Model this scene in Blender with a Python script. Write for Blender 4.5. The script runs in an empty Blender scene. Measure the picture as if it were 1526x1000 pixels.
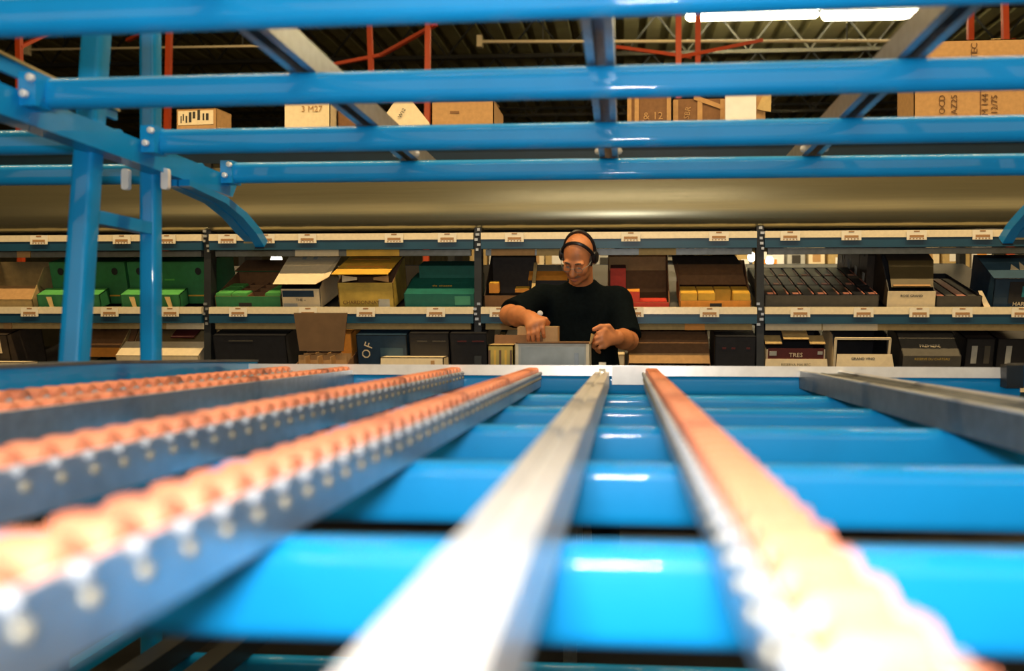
import bpy, bmesh, math, random
import numpy as np
from mathutils import Matrix, Vector, Euler
random.seed(7)
ORD = 'first second third fourth fifth sixth seventh eighth ninth tenth eleventh twelfth thirteenth fourteenth fifteenth sixteenth seventeenth eighteenth nineteenth twentieth'.split()
R = math.radians
SC = bpy.context.scene
COL = SC.collection

# ------------------------------------------------------------------ camera, world, light, exposure
F, PPX, PPY, CAMZ = 1300.0, 839.0, 455.0, 1.43
TH = math.atan(.07)
cam_d = bpy.data.cameras.new('camera')
cam_d.sensor_width = 36.0
cam_d.lens = F / 1526 * 36
cam_d.shift_x = (763 - PPX) / 1526
cam_d.shift_y = (PPY - 500) / 1526
cam_d.clip_start = .02
cam_d.clip_end = 200
cam_d.dof.use_dof = True
cam_d.dof.focus_distance = 4.3
cam_d.dof.aperture_fstop = 2.0
cam_d.dof.aperture_blades = 7
cam = bpy.data.objects.new('camera', cam_d)
cam.location = (0, 0, CAMZ)
cam.rotation_euler = (R(90), 0, TH)
COL.objects.link(cam)
SC.camera = cam

vs = SC.view_settings
vs.view_transform = 'Standard'
vs.look = 'None'
vs.gamma = 1
vs.use_curve_mapping = False
vs.exposure = 0.0

w = bpy.data.worlds.new('world')
SC.world = w
w.use_nodes = True
w.node_tree.nodes['Background'].inputs[0].default_value = (1, .85, .6, 1)
w.node_tree.nodes['Background'].inputs[1].default_value = .03

def area(name, loc, rot, sx, sy, energy, col, spread=180):
    d = bpy.data.lights.new(name, 'AREA')
    d.shape = 'RECTANGLE'
    d.size, d.size_y, d.energy, d.color, d.spread = sx, sy, energy, col, R(spread)
    o = bpy.data.objects.new(name, d)
    o.location = loc
    o.rotation_euler = rot
    COL.objects.link(o)
    return o
WARM = (1, .70, .34)
# the photographer's flash, just above the lens
area('camera_flash', (-.03, -.18, CAMZ + .16), (R(88), 0, 0), .20, .08, 27, (1, .97, .95))
# tubes over the picking aisle
for k in range(5):
    area('aisle_lamp', (-4.2 + 2.1 * k, 3.1, 5.2), (R(24), 0, 0), 1.5, .14, 75, WARM)
# added warm fill panel standing in for the lit hall behind the photographer
area('hall_fill_panel', (0, -7.9, 3.4), (R(84), 0, 0), 20, 5.0, 500, WARM)
# tubes over the aisle where the camera stands and over the hall behind
area('loading_aisle_lamp', (0, -1.2, 4.6), (R(12), 0, 0), 3.0, .2, 60, (1, .86, .66))
for x in (-6, 0, 6):
    area('hall_lamp', (x, 13, 6.6), (0, 0, 0), 2.4, .2, 120, WARM)
area('back_aisle_lamp', (1.2, 7.0, 3.2), (R(30), 0, 0), 2.2, .14, 45, (1, .8, .5))
area('roof_lamp', (3.3, 16.4, 6.75), (R(180), 0, 0), 4.6, .3, 1800, (1, .86, .55))

# ------------------------------------------------------------------ helpers
def at(px, py, Y):
    u = (px - PPX) / F
    c, s = math.cos(TH), math.sin(TH)
    X = Y * (u * c - s) / (c + u * s)
    dep = -X * s + Y * c
    return Vector((X, Y, CAMZ - (py - PPY) * dep / F))
def ax(px, Y): return at(px, 500, Y).x

MATS = {}
def pm(name, col, rough=.6, metal=0., nscale=14., namt=.12, bump=0., emit=0., spec=.5, stretch=None, coat=0.):
    if name in MATS: return MATS[name]
    m = bpy.data.materials.new(name)
    m.use_nodes = True
    nt = m.node_tree
    b = nt.nodes['Principled BSDF']
    b.inputs['Roughness'].default_value = rough
    b.inputs['Metallic'].default_value = metal
    b.inputs['Specular IOR Level'].default_value = spec
    b.inputs['Coat Weight'].default_value = coat
    b.inputs['Coat Roughness'].default_value = .045
    tc = nt.nodes.new('ShaderNodeTexCoord')
    mp = nt.nodes.new('ShaderNodeMapping')
    if stretch: mp.inputs['Scale'].default_value = stretch
    nt.links.new(tc.outputs['Object'], mp.inputs['Vector'])
    n = nt.nodes.new('ShaderNodeTexNoise')
    n.inputs['Scale'].default_value = nscale
    n.inputs['Detail'].default_value = 5
    nt.links.new(mp.outputs[0], n.inputs['Vector'])
    r = nt.nodes.new('ShaderNodeValToRGB')
    r.color_ramp.elements[0].position = .3
    r.color_ramp.elements[1].position = .7
    r.color_ramp.elements[0].color = [max(0, c * (1 - namt)) for c in col] + [1]
    r.color_ramp.elements[1].color = [min(1, c * (1 + namt)) for c in col] + [1]
    nt.links.new(n.outputs['Fac'], r.inputs['Fac'])
    nt.links.new(r.outputs['Color'], b.inputs['Base Color'])
    if bump:
        bp = nt.nodes.new('ShaderNodeBump')
        bp.inputs['Strength'].default_value = bump
        bp.inputs['Distance'].default_value = .01
        nt.links.new(n.outputs['Fac'], bp.inputs['Height'])
        nt.links.new(bp.outputs[0], b.inputs['Normal'])
    if emit:
        b.inputs['Emission Color'].default_value = tuple(col) + (1,)
        b.inputs['Emission Strength'].default_value = emit
    MATS[name] = m
    return m

BLUE = pm('blue powder coat', (.004, .28, .66), .45, 0, 6, .06, coat=.45, spec=.2)
GALV = pm('galvanized steel', (.50, .53, .56), .36, .85, 40, .12)
GALV_D = pm('dull galvanized steel', (.17, .19, .20), .45, .6, 30, .15)
ZINC = pm('bright zinc', (.86, .85, .82), .32, .25, 30, .06)
ROLL = pm('orange roller plastic', (.80, .28, .155), .35, 0, 50, .10)
SHEET = pm('brushed sheet metal', (.25, .235, .155), .27, .8, 6, .08, stretch=(.4, 8, 30))
TEAL = pm('dark teal paint', (.006, .062, .125), .4, 0, 10, .1)
DARK = pm('dark steel', (.02, .024, .028), .5, .2, 10, .2)
STRIP = pm('cream label strip', (.78, .69, .50), .3, .1, 60, .06)
CARD = pm('white label card', (.85, .80, .66), .5, 0, 60, .04)
INK = pm('black ink', (.03, .028, .025), .6, 0, 20, .1)
INKB = pm('brown ink', (.13, .06, .02), .6, 0, 20, .1)
WHITE = pm('white plastic', (.86, .85, .82), .4, 0, 20, .04)
KRAFT = pm('kraft cardboard', (.46, .27, .11), .8, 0, 40, .1)
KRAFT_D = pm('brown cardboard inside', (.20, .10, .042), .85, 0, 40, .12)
TAN = pm('tan cardboard', (.48, .35, .15), .8, 0, 40, .1)
CREAM = pm('cream cardboard', (.80, .68, .46), .7, 0, 40, .06)
GREYC = pm('pale grey cardboard', (.44, .45, .42), .7, 0, 12, .18)
GREEN = pm('green cardboard', (.03, .20, .075), .6, 0, 30, .12)
GREENL = pm('light green cardboard', (.10, .42, .10), .6, 0, 30, .1)
TEALC = pm('bottle green cardboard', (.01, .14, .115), .55, 0, 30, .12)
YELL = pm('yellow cardboard', (.78, .46, .055), .6, 0, 14, .16)
GOLD = pm('gold printed cardboard', (.52, .37, .07), .6, 0, 9, .32)
ORNG = pm('orange cardboard', (.80, .32, .045), .6, 0, 30, .1)
RED = pm('red cardboard', (.66, .06, .035), .55, 0, 30, .1)
MAROON = pm('burgundy cardboard', (.10, .02, .022), .55, 0, 30, .12)
BLACKC = pm('black cardboard', (.014, .015, .02), .5, 0, 30, .2)
NAVY = pm('navy cardboard', (.012, .04, .085), .5, 0, 30, .15)
BROWNBLK = pm('dark brown cardboard', (.045, .032, .022), .55, 0, 30, .2)
CHAR = pm('charcoal cardboard', (.075, .07, .058), .6, 0, 30, .12)
RACKO = pm('orange rack paint', (.80, .10, .025), .4, 0, 10, .06)
TUBE = pm('lit fluorescent tube', (1., .88, .60), .3, 0, 5, .0, emit=14)
LAMP = pm('lit lamp glass', (1., .92, .75), .3, 0, 5, .0, emit=9)
SKIN = pm('skin', (.60, .225, .085), .5, 0, 18, .12)
SHIRT = pm('black cotton', (.0035, .0065, .008), .9, 0, 60, .2, bump=.1, spec=.05)
TROUS = pm('dark trousers', (.008, .012, .02), .9, 0, 60, .2, spec=.1)
BLACKP = pm('black plastic', (.01, .01, .012), .35, 0, 20, .1)
HAIR = pm('grey brown hair', (.055, .04, .03), .7, 0, 120, .3)
LIP = pm('lip skin', (.42, .14, .09), .5, 0, 20, .1)
EYEW = pm('eye white', (.40, .33, .27), .3, 0, 5, .02)
CONC = pm('grey concrete', (.07, .068, .062), .7, 0, 3, .2, bump=.05)
ROOF = pm('olive roof deck', (.34, .31, .15), .6, .2, 2, .15)
WALLM = pm('dim ribbed wall', (.20, .18, .11), .7, .1, 2, .15)
TRUSS = pm('dark joist paint', (.03, .032, .035), .6, .1, 5, .1)
GLASSG = pm('dark green glass', (.01, .06, .02), .15, 0, 5, .1)
BELT = pm('grey belt', (.05, .05, .05), .7, 0, 20, .1)

class MB:
    def __init__(s): s.v, s.f, s.m = [], [], []
    def add(s, vs_, fs_, mi=0, M=None):
        n = len(s.v)
        for p in vs_:
            p = Vector(p)
            s.v.append(M @ p if M is not None else p)
        for f in fs_:
            s.f.append([n + i for i in f]); s.m.append(mi)
        return s
    def box(s, c, d, M=None, mi=0):
        x, y, z = c; a, b, e = d[0] / 2, d[1] / 2, d[2] / 2
        vs_ = [(x - a, y - b, z - e), (x + a, y - b, z - e), (x + a, y + b, z - e), (x - a, y + b, z - e),
               (x - a, y - b, z + e), (x + a, y - b, z + e), (x + a, y + b, z + e), (x - a, y + b, z + e)]
        return s.add(vs_, [(3, 2, 1, 0), (4, 5, 6, 7), (0, 1, 5, 4), (1, 2, 6, 5), (2, 3, 7, 6), (3, 0, 4, 7)], mi, M)
    def prism(s, poly, a0, a1, axis='y', M=None, mi=0):
        """poly of (u,v): axis y -> (x,z); axis x -> (y,z); axis z -> (x,y)"""
        def P(u, v, t): return {'y': (u, t, v), 'x': (t, u, v), 'z': (u, v, t)}[axis]
        n = len(poly)
        vs_ = [P(u, v, a0) for u, v in poly] + [P(u, v, a1) for u, v in poly]
        fs_ = [tuple(range(n)), tuple(range(2 * n - 1, n - 1, -1))]
        fs_ += [(i, (i + 1) % n, n + (i + 1) % n, n + i) for i in range(n)]
        return s.add(vs_, fs_, mi, M)
    def slab(s, q, t=.005, mi=0, mi2=None):
        q = [Vector(p) for p in q]
        nrm = (q[1] - q[0]).cross(q[-1] - q[0]).normalized() * t
        n = len(q)
        vs_ = q + [p - nrm for p in q]
        s.add(vs_, [tuple(range(n))], mi)
        b = len(s.v) - 2 * n
        m2 = mi if mi2 is None else mi2
        s.f.append([b + n + i for i in range(n - 1, -1, -1)]); s.m.append(m2)
        for i in range(n):
            j = (i + 1) % n
            s.f.append([b + j, b + i, b + n + i, b + n + j]); s.m.append(m2)
        return s
    def bar(s, a, b, wd, ht=None, mi=0):
        a, b = Vector(a), Vector(b); ht = ht or wd
        d = b - a; L = d.length
        M = Matrix.Translation((a + b) / 2) @ d.to_track_quat('Y', 'Z').to_matrix().to_4x4()
        return s.box((0, 0, 0), (wd, L, ht), M, mi)
    def tube(s, pts, r, n=8, mi=0, caps=True):
        pts = [Vector(p) for p in pts]
        rs = r if isinstance(r, (list, tuple)) else [r] * len(pts)
        base = len(s.v); up = None
        for i, p in enumerate(pts):
            t = (pts[min(i + 1, len(pts) - 1)] - pts[max(i - 1, 0)]).normalized()
            if up is None:
                up = Vector((0, 0, 1)) if abs(t.z) < .9 else Vector((1, 0, 0))
            a = t.cross(up).normalized(); b = a.cross(t).normalized(); up = b
            for k in range(n):
                an = 2 * math.pi * k / n
                s.v.append(p + (a * math.cos(an) + b * math.sin(an)) * rs[i])
        for i in range(len(pts) - 1):
            for k in range(n):
                k2 = (k + 1) % n
                s.f.append([base + i * n + k, base + i * n + k2, base + (i + 1) * n + k2, base + (i + 1) * n + k]); s.m.append(mi)
        if caps:
            s.f.append([base + k for k in range(n)][::-1]); s.m.append(mi)
            e = base + (len(pts) - 1) * n
            s.f.append([e + k for k in range(n)]); s.m.append(mi)
        return s
    def lathe(s, prof, n=14, axis='x', c=(0, 0, 0), mi=0):
        """prof of (t, r) along the axis"""
        base = len(s.v); c = Vector(c)
        for t, r in prof:
            for k in range(n):
                an = 2 * math.pi * k / n
                p = {'x': (t, r * math.cos(an), r * math.sin(an)), 'y': (r * math.cos(an), t, r * math.sin(an)), 'z': (r * math.cos(an), r * math.sin(an), t)}[axis]
                s.v.append(c + Vector(p))
        for i in range(len(prof) - 1):
            for k in range(n):
                k2 = (k + 1) % n
                s.f.append([base + i * n + k, base + i * n + k2, base + (i + 1) * n + k2, base + (i + 1) * n + k]); s.m.append(mi)
        s.f.append([base + k for k in range(n)][::-1]); s.m.append(mi)
        e = base + (len(prof) - 1) * n
        s.f.append([e + k for k in range(n)]); s.m.append(mi)
        return s
    def mesh(s, name, mats, smooth=True, off=None):
        me = bpy.data.meshes.new(name)
        vs_ = [(p - off) if off is not None else p for p in s.v]
        me.from_pydata([tuple(p) for p in vs_], [], s.f)
        for m in (mats if isinstance(mats, (list, tuple)) else [mats]): me.materials.append(m)
        me.polygons.foreach_set('material_index', s.m)
        bm = bmesh.new(); bm.from_mesh(me)
        bmesh.ops.recalc_face_normals(bm, faces=bm.faces)
        bm.to_mesh(me); bm.free()
        if smooth:
            me.polygons.foreach_set('use_smooth', [True] * len(me.polygons))
            me.set_sharp_from_angle(angle=R(38))
        me.update()
        return me

def link(name, data, parent=None, loc=None):
    o = bpy.data.objects.new(name, data)
    COL.objects.link(o)
    if parent is not None: o.parent = parent
    if loc is not None: o.location = loc
    return o
def tag(o, label=None, cat=None, group=None, kind=None):
    if label: o['label'] = label
    if cat: o['category'] = cat
    if group: o['group'] = group
    if kind: o['kind'] = kind
    return o
def thing(name, label, cat, loc, rot=(0, 0, 0), group=None):
    o = link(name, None, None, loc)
    o.empty_display_size = .1
    o.rotation_euler = rot
    return tag(o, label, cat, group)
def local(name, mb, mats, parent, label=None, smooth=True):
    """mesh given in the parent's own frame"""
    o = link(name, mb.mesh(name, mats, smooth), parent)
    if label: o['label'] = label
    return o
def wpart(name, mb, mats, parent, root, label=None):
    """mesh given in world coordinates; root is the unrotated thing it belongs to"""
    o = link(name, mb.mesh(name, mats, True, Vector(root.location)), parent)
    if label: o['label'] = label
    return o
def struct(name, mb, mats, parent=None):
    o = link(name, mb.mesh(name, mats), parent)
    o['kind'] = 'structure'
    return o
def text(s, size, loc, rot, mat, parent, name='lettering', ext=.0006, label=None):
    c = bpy.data.curves.new(name, 'FONT')
    c.body = s; c.size = size; c.extrude = ext; c.align_x = 'CENTER'; c.align_y = 'CENTER'
    c.resolution_u = 2
    c.materials.append(mat)
    o = link(name, c, parent, loc)
    o.rotation_euler = rot
    if label: o['label'] = label
    return o
def rrect(wd, ht, r, n=5):
    out = []
    for cx, cy, a0 in ((wd / 2 - r, ht / 2 - r, 0), (-wd / 2 + r, ht / 2 - r, 90), (-wd / 2 + r, -ht / 2 + r, 180), (wd / 2 - r, -ht / 2 + r, 270)):
        for k in range(n + 1):
            a = R(a0 + 90 * k / n)
            out.append((cx + r * math.cos(a), cy + r * math.sin(a)))
    return out

# ------------------------------------------------------------------ setting
m = MB().box((0, 12, -.05), (44, 44, .1)); struct('floor', m, CONC)
m = MB()
prof = []
x = -20.
while x < 20:
    prof += [(x, 7.5), (x + .30, 7.5), (x + .32, 7.68), (x + .48, 7.68)]
    x += .5
prof += [(20, 7.8), (-20, 7.8)]
m.prism(prof, -8, 33, 'y'); struct('ceiling', m, ROOF)
m = MB()
prof = []
x = -20.
while x < 20:
    prof += [(x, 33), (x + .2, 33), (x + .24, 32.93), (x + .36, 32.93)]
    x += .4
prof += [(20, 33.3), (-20, 33.3)]
m.prism(prof, 0, 7.6, 'z'); struct('wall_back', m, WALLM)
struct('wall_left', MB().box((-20.1, 12, 3.75), (.2, 42, 7.6)), WALLM)
struct('wall_right', MB().box((20.1, 12, 3.75), (.2, 42, 7.6)), WALLM)
struct('wall_front', MB().box((0, -8.1, 3.75), (40, .2, 7.6)), WALLM)

# roof trusses
web_long = None
for k, Y in enumerate((12.5, 15.2, 18.0, 20.8, 23.6, 26.4, 29.2)):
    t = thing('roof_truss', 'dark zigzag roof joist under the roof deck, %s one beyond the shelving' % ORD[k], 'truss', (0, Y, 6.6), group='roof joists across the hall')
    for z in (0.0, .82):
        local('chord', MB().box((0, 0, z), (39.8, .1, .07)), TRUSS, t)
    if web_long is None:
        web_long = MB().bar((0, 0, .02), (.62, 0, .8), .035).mesh('web_bar', TRUSS)
    for j in range(22):
        for s in (1, -1):
            o = link('web_bar', web_long, t, (-13.6 + 1.24 * j + (0 if s == 1 else 1.24), 0, 0))
            if s == -1: o.rotation_euler = (0, 0, math.pi)
# fluorescent tubes beneath the deck
p0, p1, p2 = at(1020, 23, 16.4), at(1222, 23, 16.4), at(1408, 22, 16.4)
for a, b, lab in ((p0, p1, 'long lit fluorescent tube under the roof, the one nearer the middle post'),
                  (p1, p2, 'long lit fluorescent tube under the roof, the one nearer the big kraft box')):
    c = (a + b) / 2
    t = thing('tube_light', lab, 'lamp', c, group='lit roof tubes')
    L = (b - a).length - .06
    local('tube', MB().lathe([(-L / 2, .03), (-L / 2 + .06, .085), (L / 2 - .06, .085), (L / 2, .03)], 12, 'x'), TUBE, t)
    local('housing', MB().box((0, 0, .14), (L, .22, .12)), GALV_D, t)
    for xx in (-L * .35, L * .35):
        local('hanger', MB().bar((xx, 0, .2), (xx, 0, 7.5 - c.z), .02), DARK, t)
# aisle fixtures above (their lamps are set at the top of the script)
for k in range(5):
    t = thing('aisle_fixture', 'tube fixture hanging above the blue rack, %s from the left' % ORD[k], 'lamp', (-4.2 + 2.1 * k, 3.06, 5.28), group='fixtures over the picking aisle')
    local('housing', MB().prism([(-.16, -.05), (-.06, .05), (.06, .05), (.16, -.05), (.15, -.05), (.05, .04), (-.05, .04), (-.15, -.05)], -.78, .78, 'x'), GALV_D, t)
    for xx in (-.5, .5):
        local('hanger', MB().bar((xx, 0, .05), (xx, 0, 2.24), .015), DARK, t)
# sprinkler pipes
def pipe(a, b, r, lab):
    a, b = Vector(a), Vector(b)
    t = thing('sprinkler_pipe', lab, 'pipe', (a + b) / 2)
    wpart('pipe', MB().tube([a, b], r, 8), STRIP, t, t)
    for e in (a, b):
        wpart('coupling', MB().box(tuple(e), (.09, .12, .2)), STRIP, t, t)
    for f in (.15, .85):
        p = a.lerp(b, f)
        wpart('hanger', MB().bar(p, (p.x, p.y, 7.52), .02), DARK, t, t)
pipe(at(715, 62, 15), at(1362, 61, 15), .028, 'thin pale pipe running below the lit roof tubes')
pipe(at(40, 74, 15), at(420, 68, 15), .02, 'thin pale pipe high behind the left rack posts')

# orange pallet racking far behind
def rack_frame(posts, braces, lab):
    c = Vector(posts[0][0])
    t = thing('pallet_rack_frame', lab, 'rack', (c.x, c.y, 0), group='orange frames of the pallet racking')
    for (top, bot) in posts:
        d = (top - bot).normalized(); b2 = Vector((bot.x, bot.y, 0)) if abs(d.z) > .95 else bot
        wpart('post', MB().bar(b2, top, .064, .06), RACKO, t, t)
    for a, b in braces:
        wpart('brace', MB().bar(a, b, .045, .04), RACKO, t, t)
rack_frame([(at(638, 20, 10), at(633, 215, 10)), (at(550, 20, 10.9), at(572, 215, 10.9))], [(at(497, 96, 10.9), at(568, 82, 10.9)), (at(568, 82, 10.7), at(650, 36, 10)), (at(570, 150, 10.8), at(636, 152, 10.1))],
           'orange rack frame with slanting braces above the pale flap')
rack_frame([(at(253, 20, 10), at(240, 215, 10))], [(at(253, 30, 10), at(190, 60, 10.9))], 'single orange rack post behind the left blue posts')
rack_frame([(at(1011, 10, 10), at(1011, 215, 10)), (at(1040, 10, 10.9), at(1040, 215, 10.9))], [(at(918, 70, 10.9), at(1030, 85, 10.6)), (at(1012, 85, 10), at(1135, 60, 10.9)), (at(1000, 168, 10), at(1120, 138, 10.6))],
           'pair of orange rack posts under the lit roof tubes')
rack_frame([(at(1497, 0, 9.5), at(1512, 200, 9.5)), (at(1446, 0, 10.2), at(1446, 200, 10.2))], [(at(1440, 110, 10.2), at(1512, 60, 9.5))], 'orange rack posts rising behind the big kraft box')
rack_frame([(at(28, 20, 10), at(34, 215, 10))], [(at(30, 70, 10), at(90, 40, 10.9))], 'orange rack post at the far left behind the blue beams')

# ------------------------------------------------------------------ the picking shelves behind the man
YS = 4.80
UPX = [-3.80, ax(306, YS), ax(711, YS), ax(1134, YS), 2.30]
Zlev = {'top': 1.80, 'mid': 1.386, 'low': .972}
shelf = thing('carton_flow_shelving', 'long picking shelving of sloping carton lanes behind the man', 'shelving', (0, 5.4, 0))
for ux in UPX:
    for Y in (4.86, 6.15):
        wpart('upright', MB().prism([(ux - .02, Y - .035), (ux + .02, Y - .035), (ux + .02, Y + .035), (ux - .02, Y + .035)], 0, 2.24, 'z'), DARK, shelf, shelf)
    for z in (.35, 1.2, 1.95):
        wpart('side_brace', MB().bar((ux, 4.89, z), (ux, 6.12, z + .25), .025), DARK, shelf, shelf)
    # slotted bracket pieces catching the light at each level
    for z in (1.80, 1.386):
        b = MB()
        for q in range(5):
            b.box((ux + random.uniform(-.014, .014), 4.812, z - .06 + .028 * q), (.012 + .01 * random.random(), .012, .014))
        wpart('shelf_bracket', b, GALV, shelf, shelf)
card_mesh = MB().box((0, 0, 0), (.104, .004, .052)); 
card_mesh.box((0, -.0025, .020), (.03, .002, .007), mi=1).box((0, -.0025, -.006), (.074, .002, .013), mi=1)
for q in range(5): card_mesh.box((-.034 + .017 * q, -.0025, -.019), (.007, .002, .006), mi=1)
card_mesh = card_mesh.mesh('label_card', [CARD, pm('faint brown print', (.40, .22, .09), .6)], smooth=False)
CX = {'top': [60, 183, 250, 340, 397, 459, 588, 667, 767, 940, 1071, 1177, 1268, 1365, 1463, 1521],
      'mid': [46, 165, 255, 356, 460, 546, 650, 744, 945, 1057, 1192, 1286, 1369, 1433, 1521], 'low': []}
TILT = R(15)
for lev, z in Zlev.items():
    for i in range(4):
        a, b = UPX[i] + .022, UPX[i + 1] - .022
        bm_ = wpart('shelf_beam', MB().box(((a + b) / 2, YS + .02, z - .030), (b - a, .04, .052)), TEAL, shelf, shelf)
        st = MB().prism([(YS - .006, z - .004), (YS - .004, z + .033), (YS + .03, z + .036), (YS + .03, z - .004)], a, b, 'x')
        wpart('label_strip', st, STRIP, bm_, shelf)
        for px in CX[lev]:
            X = ax(px, YS)
            if a < X < b:
                o = link('label_card', card_mesh, bm_, Vector((X, YS - .011, z + .006)) - Vector(shelf.location))
        # sloping lane deck of rails, and the pale rail ends beneath the beam
        dk = MB()
        y0, y1 = YS + .05, 6.12
        M = Matrix.Translation((0, y0, z + .004)) @ Matrix.Rotation(TILT, 4, 'X')
        dk.box(((a + b) / 2, .62, -.004), (b - a, 1.24, .006), M)
        wpart('lane_deck', dk, DARK, shelf, shelf)
        wpart('rear_beam', MB().box(((a + b) / 2, 6.14, z + .30), (b - a, .04, .06)), TEAL, shelf, shelf)
        if lev != 'low':
            wpart('lane_end_rail', MB().box(((a + b) / 2, YS + .05, z - .0745), (b - a - .04, .03, .034)), GALV_D if lev == 'top' else TAN, shelf, shelf)  # mid rails coloured tan to put flash light on galvanized steel
for lev, px0, px1, mt in (('top', 437, 502, CREAM), ('top', 514, 593, YELL), ('top', 731, 796, KRAFT), ('top', 799, 838, TAN), ('top', 20, 40, KRAFT), ('top', 952, 1008, TAN),
                          ('mid', 1021, 1051, ORNG), ('mid', 0, 12, KRAFT), ('mid', 745, 800, KRAFT), ('mid', 244, 302, CREAM), ('mid', 1228, 1310, CREAM), ('mid', 1142, 1226, CREAM)):
    z = Zlev[lev]
    a, b = ax(px0, YS), ax(px1, YS)
    wpart('cardboard_edge', MB().box(((a + b) / 2, YS + .031, z - .0745), (b - a, .006, .036)), mt, shelf, shelf)
# the top: beam, deck and the curved sheet-metal guard
wpart('top_beam', MB().box((-.75, YS + .07, 2.275), (6.1, .05, .065)), TEAL, shelf, shelf)
wpart('top_deck', MB().box((-.75, 5.5, 2.316), (6.1, 1.42, .016)), GALV, shelf, shelf)
for s in (-3.78, 2.28):
    for Y in (4.9, 6.1): pass
gp = [(4.88, 1.846), (4.835, 1.853), (4.81, 1.877), (4.80, 1.91), (4.797, 1.955), (4.801, 2.01), (4.813, 2.08), (4.83, 2.16), (4.85, 2.242)]
gd = MB().prism(gp + [(p[0] + .008, p[1] + .002) for p in gp[::-1]], -3.8, 2.3, 'x')
wpart('curved_guard_sheet', gd, SHEET, shelf, shelf)
# ------------------------------------------------------------------ cartons
def carton(label, x0, x1, Yf, zb, d, hf, hb, mo, mi=None, cut=None, tilt=TILT, cat='carton', group=None, name='open_carton', closed=False, yaw=0., top=None):
    a, b = ax(x0, Yf), ax(x1, Yf)
    wd = b - a
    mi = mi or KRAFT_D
    c = d if cut is None else cut
    t = thing(name, label, cat, ((a + b) / 2, Yf, zb), (tilt, 0, yaw), group)
    m = MB(); e = .005; h = wd / 2
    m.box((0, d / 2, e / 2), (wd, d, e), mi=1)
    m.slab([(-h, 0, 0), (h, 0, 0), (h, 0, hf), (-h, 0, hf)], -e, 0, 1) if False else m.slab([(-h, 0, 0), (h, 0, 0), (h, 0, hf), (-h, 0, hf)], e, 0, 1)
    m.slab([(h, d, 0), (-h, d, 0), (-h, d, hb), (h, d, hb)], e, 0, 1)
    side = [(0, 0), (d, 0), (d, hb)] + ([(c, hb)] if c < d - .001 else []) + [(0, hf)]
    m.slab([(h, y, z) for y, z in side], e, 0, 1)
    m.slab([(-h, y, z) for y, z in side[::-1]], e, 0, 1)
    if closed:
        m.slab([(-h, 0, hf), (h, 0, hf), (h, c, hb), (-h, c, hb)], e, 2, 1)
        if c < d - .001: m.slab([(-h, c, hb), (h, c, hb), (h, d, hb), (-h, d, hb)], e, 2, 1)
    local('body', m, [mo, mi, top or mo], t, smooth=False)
    return t, wd
def flap(t, q, mo, mi=None, name='flap', th=.005, label=None):
    return local(name, MB().slab(q, th, 0, 1), [mo, mi or mo], t, label, smooth=False)
def plate(t, x0, x1, y, z0, z1, mat, name='printed_panel', th=.0015, label=None):
    return local(name, MB().box(((x0 + x1) / 2, y - th / 2, (z0 + z1) / 2), (x1 - x0, th, z1 - z0)), mat, t, label, smooth=False)
FR = (R(90), 0, 0)           # lettering on a front face
def small_box(t, label, cx, cy, cz, sx, sy, sz, mat, group, cat='box', name='small_box', mat2=None):
    """a box of its own lying in carton t (carton coordinates)"""
    M = Matrix.LocRotScale(t.location, t.rotation_euler, None)
    p = M @ Vector((cx, cy, cz))
    o = thing(name, label, cat, p, t.rotation_euler, group)
    local('body', MB().box((0, 0, sz / 2), (sx, sy, sz)), mat, o, smooth=False)
    local('lid_flap', MB().box((0, -sy * .02, sz + .002), (sx * .96, sy * .9, .003)), mat2 or mat, o, smooth=False)
    return o

YF, ZM, ZL = 4.865, 1.412, .998
# --- middle shelf
t, W = carton('tan carton with a folded front ridge at the left end of the middle shelf', -45, 50, YF, ZM, .32, .055, .21, TAN, TAN, .15)
flap(t, [(-W / 2, -.002, .055), (W / 2, -.002, .055), (W / 2 - .01, .09, .115), (-W / 2 + .01, .09, .115)], KRAFT, TAN)
flap(t, [(-W / 2, .09, .115), (W / 2, .09, .115), (W / 2, .14, .055), (-W / 2, .14, .055)], TAN, name='fold')
def green_carton(label, x0, x1, xb0, xb1):
    t, W = carton(label, x0, x1, YF, ZM, .10, .082, .098, GREEN, GREEN, closed=True, top=GREENL, group='green cartons with a low front tray')
    off = (ax((xb0 + xb1) / 2, 5.0) - ax((x0 + x1) / 2, 5.0)); wb = ax(xb1, 4.95) - ax(xb0, 4.95)
    m = MB().box((off, .27, .125), (wb, .32, .25)); local('back_box', m, GREEN, t, smooth=False)
    for s in (-1, 1):
        local('hand_hole', MB().prism([(off + s * wb * .36 + .018 * math.cos(R(a)), .155 + .022 * math.sin(R(a)) + .04) for a in range(0, 360, 30)], .106, .110, 'y'), BLACKC, t)
    plate(t, off - .03, off + .03, .109, .14, .15, GREENL, 'print_line')
    plate(t, off + wb * .2, off + wb * .42, .109, .045, .053, YELL, 'print_line')
    for s in (-1, 1):
        flap(t, [(s * W * .3 - .015, -.004, .07), (s * W * .3 + .015, -.004, .07), (s * W * .3 + .04, -.03, .0), (s * W * .3 + .02, -.03, .0)], TAN, TAN, 'torn_strip')
green_carton('green carton with a light green front tray beside the tan carton', 58, 151, 66, 177)
green_carton('green carton with a light green front tray behind the second blue post', 182, 270, 183, 304)

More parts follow.
